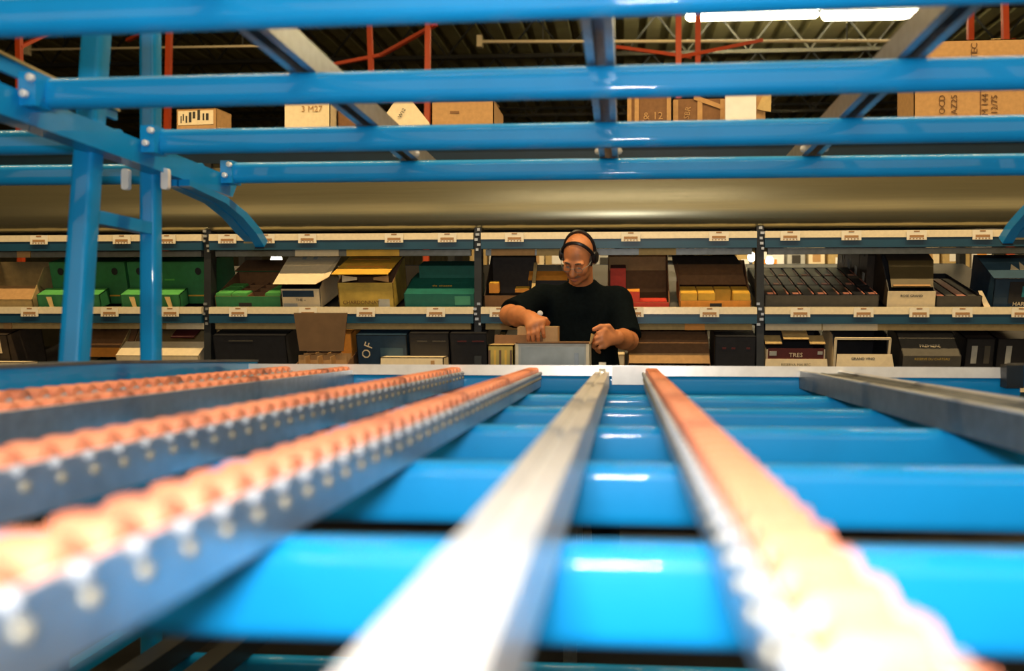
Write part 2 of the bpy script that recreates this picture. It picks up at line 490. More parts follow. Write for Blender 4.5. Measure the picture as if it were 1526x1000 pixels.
t, W = carton('green open carton partly filled with bright green boxes and brown dividers', 322, 420, YF, ZM, .34, .072, .14, GREEN, KRAFT_D, .33)
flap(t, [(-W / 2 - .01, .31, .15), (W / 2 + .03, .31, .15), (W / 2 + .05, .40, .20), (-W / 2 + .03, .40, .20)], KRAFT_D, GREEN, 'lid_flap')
plate(t, -.055, .02, -.001, .012, .034, INK, 'hand_hole')
dv = MB()
for xx in (-W / 4, 0, W / 4): dv.box((xx, .17, .04), (.004, .32, .07))
for yy in (.09, .18, .26): dv.box((0, yy, .04), (W - .015, .004, .07))
local('divider', dv, KRAFT_D, t, smooth=False)
for (i, j) in ((0, 0), (1, 0), (0, 1), (3, 0), (3, 1), (0, 2), (3, 2)):
    small_box(t, 'bright green box in the green open carton, %s column from the left, %s row' % (ORD[i], ('front', 'middle', 'rear')[j]), (-W * .375 + W * .25 * i), .047 + .085 * j, .006, W * .23, .078, .078 + .0 * j, GREENL, 'bright green boxes in the green carton')

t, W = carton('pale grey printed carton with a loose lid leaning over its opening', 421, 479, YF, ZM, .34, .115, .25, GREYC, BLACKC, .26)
t.children[0].data.materials[0] = CREAM
plate(t, -W * .46, W * .34, -.001, .068, .105, NAVY)
plate(t, -W * .46, -W * .1, -.001, .006, .03, GREYC)
text('THE ~', .022, (0, -.003, .05), FR, INK, t)
flap(t, [(-W / 2 - .03, -.03, .150), (W / 2 - .01, -.03, .150), (W / 2 + .06, .0, .185), (W / 2 + .09, .26, .30), (-W / 2 + .0, .26, .30)], CREAM, KRAFT_D, 'lid')
for k, xx in enumerate((-.045, .02)):
    flap(t, [(xx - .012, .03, .1685), (xx + .012, .03, .1685), (xx + .045, .24, .2965), (xx + .02, .24, .2965)], GREYC, GREYC, 'printed_panel', .002)

t, W = carton('yellow printed carton with its top flap lowered, right of the grey carton', 506, 588, YF, ZM, .30, .150, .235, GOLD, KRAFT_D, .26)
t.children[0].data.materials[0] = GOLD
text('CHARDONNAY', .030, (-.03, -.003, .035), FR, INKB, t)
plate(t, W * .22, W * .42, -.001, .01, .055, GREYC)
flap(t, [(-W / 2 - .025, -.02, .205), (W / 2 - .02, -.02, .205), (W / 2 + .01, .24, .262), (-W / 2 + .02, .24, .262)], YELL, YELL, 'top_flap')
for yy, hh in ((.07, .012), (.17, .02)):
    z = .205 + (yy + .02) / .26 * .057 + .0025
    flap(t, [(-W * .38, yy, z), (W * .34, yy, z), (W * .34, yy + hh, z + hh * .22), (-W * .38, yy + hh, z + hh * .22)], ORNG, ORNG, 'print_line', .002)
for s in (-1, 1):
    flap(t, [(s * W * .42, .01, .152), (s * W * .15, .01, .165), (s * W * .15, .014, .178), (s * W * .42, .014, .19)], CREAM, KRAFT, 'inner_flap')

t, W = carton('bottle green carton with gold lettering on its sloping lid', 603, 708, YF, ZM, .36, .085, .125, TEALC, BLACKC, .20, closed=True, top=TEALC)
local('back_box', MB().box((.01, .29, .10), (W * .84, .13, .195)), TEALC, t, smooth=False)
text('JAMESON' if False else 'de chasse', .03, (.0, .10, .108), (R(11), 0, 0), YELL, t)
plate(t, W * .22, W * .44, -.001, .02, .072, pm('pale green label', (.06, .30, .2), .5), 'label_sticker')

t, W = carton('brown open carton holding two orange boxes, left of the man', 722, 792, YF, ZM, .34, .075, .24, KRAFT_D, BROWNBLK, .33)
small_box(t, 'small orange box in the brown carton, stacked at its left side', -W * .3, .06, .08, .055, .05, .055, ORNG, 'orange boxes in the brown carton', mat2=YELL)
small_box(t, 'flat orange box in the brown carton, lying beside the man\'s sleeve', W * .28, .10, .075, .08, .06, .02, ORNG, 'orange boxes in the brown carton', mat2=YELL)
flap(t, [(W / 2, .02, .10), (W / 2 + .02, .02, .10), (W / 2 + .02, .2, .22), (W / 2, .2, .22)], TAN, KRAFT, 'side_flap')

t, W = carton('cream and orange carton just behind the man\'s shoulder', 788, 846, 5.05, ZM + .05, .30, .12, .14, BLACKC, KRAFT, None, closed=True, top=CREAM, name='closed_carton')
flap(t, [(-W / 2, -.003, .12), (W / 2, -.003, .12), (W / 2, .07, .155), (-W / 2, .07, .155)], ORNG, ORNG, 'top_flap')

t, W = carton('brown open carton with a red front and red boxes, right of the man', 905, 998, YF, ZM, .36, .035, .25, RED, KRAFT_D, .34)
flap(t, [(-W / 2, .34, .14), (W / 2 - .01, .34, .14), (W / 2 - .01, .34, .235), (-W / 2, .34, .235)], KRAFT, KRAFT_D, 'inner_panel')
small_box(t, 'salmon red box in the red fronted carton, beside the man\'s arm', -W * .08, .05, .006, .07, .07, .085, RED, 'red boxes in the red fronted carton', mat2=ORNG)
small_box(t, 'flat red box along the front of the red fronted carton', W * .24, .055, .006, .15, .08, .03, RED, 'red boxes in the red fronted carton', mat2=RED)
small_box(t, 'red box at the back of the red fronted carton, near the man\'s shoulder', -W * .33, .28, .006, .09, .09, .17, RED, 'red boxes in the red fronted carton', mat2=MAROON)

t, W = carton('orange fronted carton with seven yellow boxes and one empty cell', 1013, 1119, YF, ZM, .34, .045, .20, ORNG, KRAFT_D, .33)
flap(t, [(-W / 2 - .0, .175, .095), (W / 2 - .005, .175, .095), (W / 2 - .02, .30, .185), (-W / 2 - .02, .30, .185)], KRAFT_D, KRAFT_D, 'inner_flap')
flap(t, [(-W / 2 - .02, .30, .185), (W / 2 - .02, .30, .185), (W / 2 - .05, .37, .225), (-W / 2 - .03, .37, .225)], BROWNBLK, KRAFT_D, 'lid_flap')
plate(t, -.03, .035, -.001, .006, .03, INK, 'hand_hole')
for i in range(4):
    for j in range(2):
        if (i, j) == (2, 0): continue
        small_box(t, 'yellow box in the orange fronted carton, %s row, %s column from the left' % (('front', 'rear')[j], ORD[i]), -W * .37 + W * .247 * i, .05 + .085 * j, .006, W * .235, .08, .075, YELL, 'yellow boxes in the orange fronted carton')

# wide charcoal tray with dark slim packs
t, W = carton('wide charcoal tray of dark slim packs on the middle shelf', 1139, 1309, YF, ZM, .70, .075, .075, CHAR, BLACKC, None, name='display_tray', cat='tray')
PK = pm('pinkish pack edge', (.40, .16, .11), .5)
proto = None
for i in range(9):
    for j in range(3):
        cx, cy = -W / 2 + W * (i + .5) / 9, .12 + .225 * j
        M = Matrix.LocRotScale(t.location, t.rotation_euler, None)
        p = M @ Vector((cx, cy, .012))
        o = thing('slim_pack', 'slim dark pack in the wide charcoal tray, %s row, %s column from the left' % (('front', 'middle', 'rear')[j], ORD[i]), 'pack', p, t.rotation_euler, 'slim dark packs in the charcoal tray')
        if proto is None:
            bx = MB().box((0, 0, .032), (W / 9 - .012, .215, .064)).mesh('pack_body', BLACKC, False)
            eg = MB().box((W / 18 - .008, -.03, .0655), (.007, .14, .003)).mesh('pack_edge', PK, False)
            en = MB().box((-.0, -.085, .0655), (.03, .03, .003)).mesh('pack_seal', PK, False)
            proto = (bx, eg, en)
        link('pack_body', proto[0], o); link('pack_edge', proto[1], o)
        if (i + j) % 2 == 0: link('pack_seal', proto[2], o)
for (px, py, Y) in ((1146, 405, 5.25), (1196, 405, 5.3)): pass

# lane of dark cartons with white side labels behind the cream-fronted one
xl = ax(1312, 4.86)
for k in range(4):
    yy = .31 + .175 * k
    p = Matrix.Translation((xl + .16, YF, ZM)) @ Matrix.Rotation(TILT, 4, 'X') @ Vector((0, yy, 0))
    o = thing('dark_carton', ['dark brown carton with a white side label, first behind the cream fronted carton', 'dark brown carton with a white side label, second behind the cream fronted carton',
              'dark brown carton with a white side label, third behind the cream fronted carton', 'dark brown carton with a white side label, last in its lane'][k], 'carton', p, (TILT, 0, 0), 'lane of dark brown cartons')
    local('body', MB().box((0, .083, .16), (.32, .166, .32)), BROWNBLK, o, smooth=False)
    local('label_sticker', MB().box((-.161, .06, .09), (.002, .04, .055)), GREYC, o, smooth=False)
    local('print_line', MB().box((-.161, .09, .22), (.002, .05, .02)), CHAR, o, smooth=False)
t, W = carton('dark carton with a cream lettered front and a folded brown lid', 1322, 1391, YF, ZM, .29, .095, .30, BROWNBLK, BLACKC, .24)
plate(t, -W / 2 - .004, W / 2 + .004, -.001, .0, .098, CREAM, 'front_panel', .003)
text('ROSE GRAND', .019, (0, -.005, .072), FR, INK, t)
LID = pm('olive brown lid', (.10, .075, .03), .5)
flap(t, [(-W / 2 + .02, .02, .115), (W / 2 - .005, .02, .115), (W / 2 + .03, .15, .235), (-W / 2 + .03, .15, .235)], LID, LID, 'lid')
flap(t, [(-W / 2 + .03, .15, .235), (W / 2 + .03, .15, .235), (W / 2 - .01, .26, .315), (-W / 2, .26, .315)], BROWNBLK, BROWNBLK, 'lid_fold')
flap(t, [(-W / 2 + .03, .018, .122), (W / 2 - .02, .018, .122), (W / 2 - .02, .024, .130), (-W / 2 + .03, .024, .130)], KRAFT, KRAFT, 'lid_edge')
t, W = carton('low charcoal tray between the cream fronted and the navy cartons', 1394, 1462, YF, ZM, .55, .07, .07, CHAR, BLACKC, None, name='display_tray', cat='tray')
for k in range(4):
    small_box(t, 'slim pack with a %s lid in the low charcoal tray, %s from the left' % ('pinkish' if k % 2 == 0 else 'grey', ORD[k]), -W * .36 + W * .24 * k, .25, .006, W * .2, .46, .05, BLACKC, 'slim packs in the low charcoal tray', 'pack', 'slim_pack', PK if k % 2 == 0 else CHAR)
t, W = carton('navy carton with a peaked emblem and pale lettering at the right end', 1478, 1565, YF, ZM, .32, .165, .23, NAVY, BLACKC, .25)
NAVL = pm('light navy cardboard', (.035, .085, .14), .5)
flap(t, [(-W / 2 - .015, -.02, .175), (W / 2, -.02, .175), (W / 2, .16, .245), (-W / 2 - .035, .16, .245)], NAVL, NAVY, 'lid')
em = MB()
for cx, hh in ((-.035, .035), (.015, .05), (.045, .035)):
    zz = lambda y: .175 + (y + .02) / .18 * .07 + .003
    em.slab([(cx - .022, .05, zz(.05)), (cx + .022, .05, zz(.05)), (cx, .05 + hh * 1.4, zz(.05 + hh * 1.4))], .002)
local('emblem', em, CREAM, t, smooth=False)
plate(t, -W * .24, W * .5, -.001, .03, .15, BLACKC, 'dark_panel')
plate(t, -W * .02, W * .4, -.003, .065, .125, pm('teal picture', (.02, .22, .28), .5), 'printed_picture')
text('HARVE', .032, (W * .0, -.004, .026), FR, CREAM, t)
flap(t, [(-W / 2 - .04, -.012, .0), (-W / 2 - .005, -.012, .0), (-W / 2 - .045, .04, .09), (-W / 2 - .065, .04, .09)], CREAM, KRAFT, 'side_label')

# --- lower shelf
t, W = carton('dark brown carton with a white print at the left end of the lower shelf', -45, 22, YF, ZL, .3, .27, .27, BROWNBLK, BLACKC, closed=True, name='closed_carton')
plate(t, -.02, W * .34, -.001, .16, .255, CREAM); plate(t, .03, W * .22, -.003, .18, .23, INK, 'print_mark')
t, W = carton('small cream box at the left end of the lower shelf front', -30, 35, 4.70, ZL, .12, .11, .11, CREAM, KRAFT, closed=True, name='closed_carton', tilt=0)
t, W = carton('kraft carton of green bottles between the two blue posts', 118, 190, YF, ZL, .30, .09, .30, KRAFT, KRAFT, .28)
flap(t, [(-W / 2, .10, .16), (W / 2 - .01, .10, .16), (W / 2 + .0, .22, .285), (-W / 2 + .02, .22, .285)], KRAFT_D, KRAFT_D, 'inner_panel')
flap(t, [(-W / 2, .06, .12), (W / 2 - .01, .06, .12), (W / 2 - .01, .095, .165), (-W / 2, .095, .165)], ORNG, KRAFT, 'front_flap')
for k in range(3):
    M = Matrix.LocRotScale(t.location, t.rotation_euler, None)
    o = thing('wine_bottle', 'dark green bottle in the kraft carton between the blue posts, %s from the left' % ORD[k], 'bottle', M @ Vector((-W * .3 + W * .3 * k, .02, .05)), t.rotation_euler, 'green bottles in the kraft carton')
    local('glass', MB().lathe([(0, .025), (.004, .036), (.15, .036), (.19, .016), (.25, .014), (.252, .01)], 14, 'y'), GLASSG, o)
    local('cap', MB().lathe([(.24, .0155), (.27, .0155), (.271, .01)], 10, 'y'), BLACKP, o)
t, W = carton('cream open carton with a dark red panel right of the second blue post', 178, 300, YF, ZL, .32, .145, .26, CREAM, TAN, .18)
flap(t, [(W * .08, .10, .225), (W * .36, .10, .225), (W * .42, .17, .27), (W * .12, .17, .27)], MAROON, MAROON, 'red_panel', label='dark red panel'); 
flap(t, [(-W / 2, .0, .15), (W / 2, .0, .15), (W / 2 + .02, .09, .205), (-W / 2 + .02, .09, .205)], CREAM, CREAM, 'front_flap')
flap(t, [(W / 2, .05, .0), (W / 2 + .07, .07, .0), (W / 2 + .05, .20, .27), (W / 2, .18, .27)], TAN, GREYC, 'side_flap')
t, W = carton('black carton on the lower shelf right of the cream carton', 325, 432, YF, ZL, .3, .27, .27, BLACKC, BLACKC, closed=True, name='closed_carton')
plate(t, -.12, .02, -.001, .235, .242, CHAR, 'print_line')
t, W = carton('brown carton of empty divider cells with a tall raised flap', 435, 512, 4.66, ZL, .26, .085, .15, KRAFT_D, KRAFT_D, .25, tilt=R(4))
flap(t, [(-W / 2 + .02, .07, .175), (W / 2 - .02, .07, .175), (W / 2 - .0, .09, .385), (-W / 2 - .015, .09, .385)], BROWNBLK if False else pm('dark kraft', (.13, .075, .035), .8), KRAFT_D, 'raised_flap')
dv = MB()
for xx in (-W / 4, 0, W / 4): dv.box((xx, .13, .08), (.006, .24, .14))
for yy in (.09, .17): dv.box((0, yy, .08), (W - .015, .006, .14))
local('divider', dv, KRAFT, t, smooth=False)
t, W = carton('narrow orange carton beside the raised brown flap', 512, 529, 4.9, ZL, .2, .285, .285, ORNG, KRAFT, closed=True, name='closed_carton')
t, W = carton('navy black carton with slanting pale letters on the lower shelf', 536, 610, YF, ZL, .3, .275, .275, NAVY, BLACKC, closed=True, name='closed_carton')
text('O', .07, (-W * .31, -.004, .165), (R(90), R(-68), 0), CREAM, t); text('F', .07, (-W * .25, -.004, .215), (R(90), R(-68), 0), CREAM, t)
plate(t, -.01, W * .42, -.001, .12, .20, NAVL, 'printed_panel')
t, W = carton('low cream box at the front of the lower shelf', 566, 661, 4.70, ZL, .16, .148, .148, CREAM, KRAFT, closed=True, name='closed_carton', tilt=0)
plate(t, W * .30, W * .36, -.001, .06, .13, KRAFT, 'tape')
for k, (a, b) in enumerate(((614, 672), (674, 728))):
    t, W = carton(['black carton left of a second one below the bottle green carton', 'black carton with reddish print beside the yellow carton'][k], a, b, YF, ZL, .3, .285, .285, BLACKC, BLACKC, closed=True, name='closed_carton')
    plate(t, -W * .3, -W * .05, -.001, .236, .244, MAROON if k else CHAR, 'print_line'); plate(t, .02, W * .42, -.001, .236, .244, MAROON if k else CHAR, 'print_line')
t, W = carton('thin cream and red carton behind the man\'s hand', 918, 931, YF, ZL, .25, .165, .165, CREAM, KRAFT, closed=True, name='closed_carton')
plate(t, -W / 2, W / 2, -.001, 0, .09, RED, 'red_band')
t, W = carton('wide kraft carton with orange front boxes on the lower shelf', 936, 1059, YF, ZL, .32, .085, .245, ORNG, KRAFT_D, .31)
flap(t, [(-W / 2 + .005, .02, .11), (W / 2 - .005, .02, .11), (W / 2 - .005, .06, .155), (-W / 2 + .005, .06, .155)], KRAFT, KRAFT, 'front_flap')
flap(t, [(-W / 2 + .005, .06, .155), (W / 2 - .005, .06, .155), (W / 2 - .01, .16, .235), (-W / 2 + .01, .16, .235)], KRAFT_D, KRAFT_D, 'inner_panel')
for k in range(3): plate(t, -W / 2 + W * (k + 1) / 4 - .004, -W / 2 + W * (k + 1) / 4 + .004, -.001, 0, .085, BROWNBLK, 'seam')
t, W = carton('black carton beside the wide kraft carton on the lower shelf', 1064, 1124, YF, ZL, .3, .27, .27, BLACKC, BLACKC, closed=True, name='closed_carton')
for k, xx in enumerate((-.07, -.02, .06)): plate(t, xx, xx + .02, -.001, .2, .21, MAROON, 'print_mark')  # small painted marks standing in for glints on the black carton
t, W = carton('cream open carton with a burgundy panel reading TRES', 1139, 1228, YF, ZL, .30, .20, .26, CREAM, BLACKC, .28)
plate(t, -W / 2 + .012, W / 2 - .012, -.001, .145, .205, MAROON, 'burgundy_panel', .003)
text('TRES', .034, (0, -.006, .168), FR, CREAM, t)
plate(t, -W * .44, -W * .32, -.004, .165, .19, GREYC, 'print_mark'); plate(t, W * .36, W * .44, -.004, .172, .19, GREYC, 'print_mark')
flap(t, [(-W / 2 - .01, -.035, -.0), (W / 2 + .02, -.035, -.0), (W / 2 + .005, -.010, .148), (-W / 2, -.010, .148)], CREAM, KRAFT, 'front_flap')
text('RESERVA MALBEC', .020, (0, -.0205, .118), (R(81), 0, 0), INK, t); text('RIOJA', .022, (0, -.024, .098), (R(81), 0, 0), INK, t)
for s in (-1, 1): plate(t, s * W * .32 - .02, s * W * .32 + .02, -.030, .05, .07, INK, 'print_mark')
for a, b, z in ((-.5, -.22, .235), (-.2, .22, .262), (.24, .5, .235)):
    flap(t, [(W * a, .02, z - .01), (W * b, .02, z - .01), (W * b, .10, z + .015), (W * a, .10, z + .015)], TAN, KRAFT, 'top_flap')
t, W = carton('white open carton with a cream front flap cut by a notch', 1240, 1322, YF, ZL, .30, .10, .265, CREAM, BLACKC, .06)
fr = MB()
for a, b in (((-W / 2, .0, .262), (W / 2, .0, .262)), ((-W / 2 + .004, .0, .1), (-W / 2 + .004, .0, .262)), ((W / 2 - .004, .0, .1), (W / 2 - .004, .0, .262))): fr.bar(a, b, .012)
local('rim', fr, CREAM, t, smooth=False)
flap(t, [(-W / 2 + .0, -.06, .0), (-W * .05, -.055, .05), (-W * .1, -.045, .095), (W * .18, -.045, .095), (W * .24, -.06, .0), (W / 2 + .035, -.06, .0), (W / 2 + .005, -.025, .182), (-W / 2 + .01, -.025, .182)], CREAM, KRAFT, 'front_flap')
text('GRAND VINO', .02, (0, -.032, .158), (R(79), 0, 0), INK, t)
for s in (-.38, .36): plate(t, W * s - .014, W * s + .014, -.052, .06, .085, KRAFT, 'print_mark')
t, W = carton('charcoal carton with a red framed label and small gold lettering', 1342, 1428, YF, ZL, .3, .165, .25, BLACKC, BLACKC, .14, closed=True, top=CHAR)
text('PREMIERE', .026, (0, -.004 + .05, .206), (R(30), 0, 0), CREAM, t)
plate(t, -W / 2, W / 2, -.001, .0, .165, CHAR, 'front_panel')
text('RESERVE DU CHATEAU', .018, (0, -.006, .148), FR, GOLD, t)
fr = MB()
for a, b in (((-.06, -.005, .088), (.065, -.005, .088)), ((-.06, -.005, .02), (.065, -.005, .02)), ((-.057, -.005, .02), (-.057, -.005, .09)), ((.062, -.005, .02), (.062, -.005, .09)), ((.003, -.005, .02), (.003, -.005, .088))): fr.bar(a, b, .009, .004)
local('red_frame', fr, RED, t, smooth=False)
for k, (a, b, lab) in enumerate(((1434, 1476, 'black carton with pale side labels right of the red framed one'), (1480, 1545, 'black carton at the right end of the lower shelf'))):
    t, W = carton(lab, a, b, YF + .06, ZL, .3, .26, .26, BLACKC, BLACKC, closed=True, name='closed_carton')
    for xx in (-.3, .15): plate(t, W * xx, W * xx + .03, -.001, .12, .22, CHAR if xx > 0 else GREYC, 'label_sticker')

# --- boxes on the top deck
ZT = 2.325
def topbox(label, x0, x1, ytop, Yf, d, mo, top=None, yaw=0., name='closed_carton'):
    h = at((x0 + x1) / 2, ytop, Yf).z - ZT
    return carton(label, x0, x1, Yf, ZT, d, h, h, mo, KRAFT, closed=True, tilt=0, yaw=yaw, name=name, top=top) + (h,)
t, W, H = topbox('kraft carton with a barcode label on top of the shelving at the left', 262, 324, 162, 5.0, .17, KRAFT, yaw=R(-4))
plate(t, -W * .46, W * .42, -.001, H - .095, H - .012, CREAM, 'barcode_label')
bc = MB(); xx = -W * .38
while xx < W * .34:
    ww = random.choice((.006, .01, .016)); bc.box((xx, -.003, H - .05 + random.choice((-.012, .0, .012))), (ww, .002, random.choice((.04, .06)))); xx += ww + random.choice((.008, .014))
local('barcode', bc, INK, t, smooth=False)
t, W, H = topbox('pale cream carton on top of the shelving behind the first tan rail', 423, 492, 150, 5.0, .3, CREAM)
text('FRAGILE' if False else '3 M27', .05, (.03, -.003, H - .05), FR, KRAFT, t)
t, W, H = topbox('small brown carton beside the pale cream one on the top deck', 503, 531, 160, 5.1, .2, KRAFT_D)
t, W, H = topbox('kraft carton with an open pale flap on the top deck', 643, 736, 150, 5.0, .4, KRAFT)
flap(t, [(-W / 2, 0, H), (W / 2, 0, H), (W / 2 - .01, .3, H + .03), (-W / 2 + .06, .3, H + .03)], TAN, KRAFT, 'top_flap')
fz = lambda yy: at(640, yy, 5.0).z - ZT
fx = lambda px: ax(px, 4.98) - t.location.x
flap(t, [(fx(572), -.03, -.0 + .10), (fx(644), -.03, .10), (fx(640), -.03, fz(184)), (fx(613), -.03, fz(150)), (fx(590), -.03, fz(150)), (fx(572), -.03, fz(176))], CREAM, KRAFT, 'open_flap', label='pale cream flap')
text('W12', .03, (fx(600), -.036, fz(170)), (R(90), R(-60), 0), INK, t)
plate(t, -W * .2, -.02, -.001, H - .075, H - .06, KRAFT_D, 'print_line')
t, W, H = topbox('brown carton with kraft corner posts on the top deck', 936, 1000, 142, 5.0, .3, KRAFT_D)
for xx in (-W * .47, -W * .3, W * .45): plate(t, xx - .012, xx + .012, -.001, .0, H, KRAFT, 'corner_strip', .006)
text('& 12', .06, (.02, -.004, H - .12), FR, KRAFT, t)
t, W, H = topbox('brown carton with a slanting kraft lid edge beside the white one', 1003, 1080, 146, 5.05, .3, KRAFT_D)
for xx in (-W * .45, W * .02, W * .46): plate(t, xx - .014, xx + .014, -.001, .0, H - .01, KRAFT, 'corner_strip', .006)
flap(t, [(-W * .1, -.008, H - .01), (W / 2, -.008, H - .075), (W / 2, -.008, H - .05), (-W * .1, -.008, H + .02)], KRAFT, KRAFT, 'lid_edge')
text('SBR', .045, (-W * .22, -.004, H - .085), (R(90), R(-80), 0), KRAFT, t)
t, W, H = topbox('white rounded panel box with a kraft side on the top deck', 1088, 1142, 137, 4.95, .22, KRAFT)
wp = rrect(.17, H * .97, .02, 4)
local('white_panel', MB().prism([(u - .045, v + H / 2) for u, v in wp], -.03, -.004, 'y'), WHITE, t)
flap(t, [(.045, -.01, H - .10), (.12, -.03, H - .12), (.125, -.02, H - .02), (.09, -.0, H)], TAN, KRAFT, 'side_flap')
t, W, H = topbox('large kraft box with sideways printing on the top deck at the right', 1362, 1560, 59, 5.0, .3, KRAFT)
text('TEC', .05, (ax(1452, 5.0) - t.location.x, -.004, H - .062), (R(90), R(-90), 0), INKB, t)
for px, s in ((1404, 'OCD'), (1422, 'AZ25'), (1468, 'M 144'), (1482, '12/75')):
    text(s, .048, (ax(px, 5.0) - t.location.x, -.004, at(px, 156, 5.0).z - ZT), (R(90), R(-90), 0), INKB, t)
plate(t, ax(1460, 5.0) - t.location.x, ax(1462, 5.0) - t.location.x, -.001, .05, H - .1, KRAFT_D, 'seam')
fr = MB()
for a, b in (((-W / 2 + .05, -.004, .13), (-W / 2 + .13, -.004, .13)), ((-W / 2 + .05, -.004, .08), (-W / 2 + .05, -.004, .13)), ((-W / 2 + .13, -.004, .08), (-W / 2 + .13, -.004, .13)), ((-W / 2 + .05, -.004, .08), (-W / 2 + .13, -.004, .08))): fr.bar(a, b, .01, .004)
local('printed_frame', fr, INKB, t, smooth=False)
tp = MB().box((W * .12, .15, H + .002), (.05, .3, .003)); local('tape', tp, TAN, t, smooth=False)

# --- what shows through the gaps: a far shelf of pale goods with lamps
far = thing('far_shelf', 'far shelf of pale goods seen through the gaps of the shelving', 'shelf', (.8, 8.2, 0))
for z in (.9, 1.72, 2.25): wpart('shelf_board', MB().box((.4, 8.2, z - .015), (8.4, .5, .03)), TEAL, far, far)
for xx in (-3.6, -1.6, .4, 2.4, 4.4): wpart('post', MB().box((xx, 8.2, 1.25), (.06, .4, 2.5)), DARK, far, far)
spots = []
x = -1.6
while x < 3.2:
    ww = random.uniform(.14, .26); spots.append((x, ww)); x += ww + random.uniform(.01, .05)
fc = 0
for i, (x, ww) in enumerate(spots):
    if any(abs(x + ww / 2 - q) < ww / 2 + .05 for q in (-1.6, .4, 2.4)): continue
    hh = random.uniform(.16, .30)
    o = thing('pale_carton', 'small %s carton on the far shelf, %s from the left' % (['cream', 'tan', 'white', 'grey'][i % 4], ORD[fc]), 'carton', (x + ww / 2, 8.05, 1.72), group='pale cartons on the far shelf')
    fc += 1
    local('body', MB().box((0, .1, hh / 2), (ww, .2, hh)), [CREAM, TAN, WHITE, GREYC][i % 4], o, smooth=False)
    local('label_sticker', MB().box((0, -.001, hh * .5), (ww * .5, .002, hh * .3)), [KRAFT, WHITE, ORNG, INK][i % 4], o, smooth=False)
for (px, py, lab) in ((1147, 389, 'bright lamp seen between the shelves above the charcoal tray'), (412, 391, 'bright lamp seen above the green open carton'), (1120, 383, 'small bright lamp beside the shelf post above the charcoal tray')):
    p = at(px, py, 7.2)
    o = thing('bulkhead_lamp', lab, 'lamp', p)
    g = .04 if px > 900 else .065
    local('globe', MB().lathe([(-.75 * g, .3 * g), (-.5 * g, .8 * g), (0, g), (.5 * g, .8 * g), (.75 * g, .3 * g)], 12, 'x'), LAMP, o)
    local('bracket', MB().bar((0, .05, 0), (0, .05, -p.z + .0), .025), DARK, o)
# pale conveyor side seen right of the man's head
o = thing('return_conveyor', 'pale framed conveyor side behind the man at head height', 'conveyor', (ax(1000, 6.9), 6.9, 0))
a, b = ax(925, 6.9), ax(1090, 6.9)
zc = at(1000, 380, 6.9).z
for z in (zc - .055, zc + .055): wpart('side_rail', MB().box(((a + b) / 2, 6.9, z), (b - a, .05, .018)), GALV, o, o)
for k in range(6): wpart('upright', MB().box((a + (b - a) * k / 5, 6.9, zc), (.016, .05, .11)), GALV, o, o)
wpart('side_panel', MB().box(((a + b) / 2, 6.94, zc), (b - a, .01, .1)), CHAR, o, o)
for xx in (a, b): wpart('leg', MB().box((xx, 6.95, (zc - .06) / 2), (.05, .05, zc - .06)), DARK, o, o)
for k, px in enumerate((955, 1003, 1048)):
    q = thing('pale_carton', ['white carton on the pale conveyor nearest the man', 'grey carton on the middle of the pale conveyor', 'cream carton at the far end of the pale conveyor'][k], 'carton', (ax(px, 6.84), 6.84, zc - .046), group='cartons behind the conveyor rails')
    local('body', MB().box((0, 0, .04), (.13, .05, .08)), [WHITE, GREYC, CREAM][k], q, smooth=False)
    local('label_sticker', MB().box((-.02, -.026, .04), (.04, .002, .03)), INK, q, smooth=False)

# ------------------------------------------------------------------ conveyor in front of the man and its boxes
cv = thing('take_away_conveyor', 'low conveyor between the blue rack and the man', 'conveyor', (-.2, 3.45, 0))
wpart('belt', MB().prism([(3.26, .985), (3.66, .985), (3.67, .96), (3.66, .93), (3.26, .93), (3.25, .96)], -2.6, 2.2, 'x'), BELT, cv, cv)
for Y in (3.235, 3.685): wpart('side_rail', MB().box((-.2, Y, .955), (4.8, .025, .09)), GALV_D, cv, cv)
for xx in (-2.3, -.2, 1.9):
    for Y in (3.24, 3.68): wpart('leg', MB().box((xx, Y, .455), (.05, .04, .91)), GALV_D, cv, cv)
ZC = .987
t, W = carton('grey order carton in front of the man, its lettered side facing the rack', 768, 878, 3.34, ZC, .25, .295, .295, GREYC, KRAFT, None, tilt=0)
plate(t, -W / 2 + .022, W / 2 - .018, -.001, .06, .283, pm('pale grey print', (.36, .40, .40), .6, 0, 9, .25), 'printed_panel')
plate(t, -W / 2, -W / 2 + .012, -.001, 0, .295, CREAM, 'corner_strip'); plate(t, W / 2 - .012, W / 2, -.001, 0, .295, CREAM, 'corner_strip')
plate(t, W * .30, W * .36, -.0035, .13, .26, GALV_D, 'print_mark')
flap(t, [(-W / 2, -.001, .295), (W / 2, -.001, .295), (W / 2 - .005, -.018, .300), (-W / 2 + .01, -.018, .298)], KRAFT_D, KRAFT_D, 'front_flap')
flap(t, [(W / 2, .02, .295), (W / 2 + .015, .02, .33), (W / 2 + .0, .2, .33), (W / 2, .2, .295)], TAN, KRAFT, 'side_flap')
t, W = carton('yellow printed carton left of the grey order carton', 726, 766, 3.34, ZC, .25, .29, .29, GOLD, KRAFT, None, tilt=0, closed=True, top=TAN, name='closed_carton')
for k in range(5): plate(t, -W * .45 + W * .2 * k, -W * .45 + W * .2 * k + .008, -.001, .03, .27, YELL if k % 2 else INKB, 'print_line')
flap(t, [(-W / 2 + .01, .12, .29), (W / 2 + .1, .12, .29), (W / 2 + .1, .13, .325), (-W / 2 + .01, .13, .325)], KRAFT_D, KRAFT, 'rear_flap')
a, b = ax(771, 3.475), ax(831, 3.475)
hz = at(800, 487, 3.475).z
hc = thing('held_carton', 'small plain brown carton the man lowers into the grey carton', 'carton', ((a + b) / 2, 3.475, hz - .16))
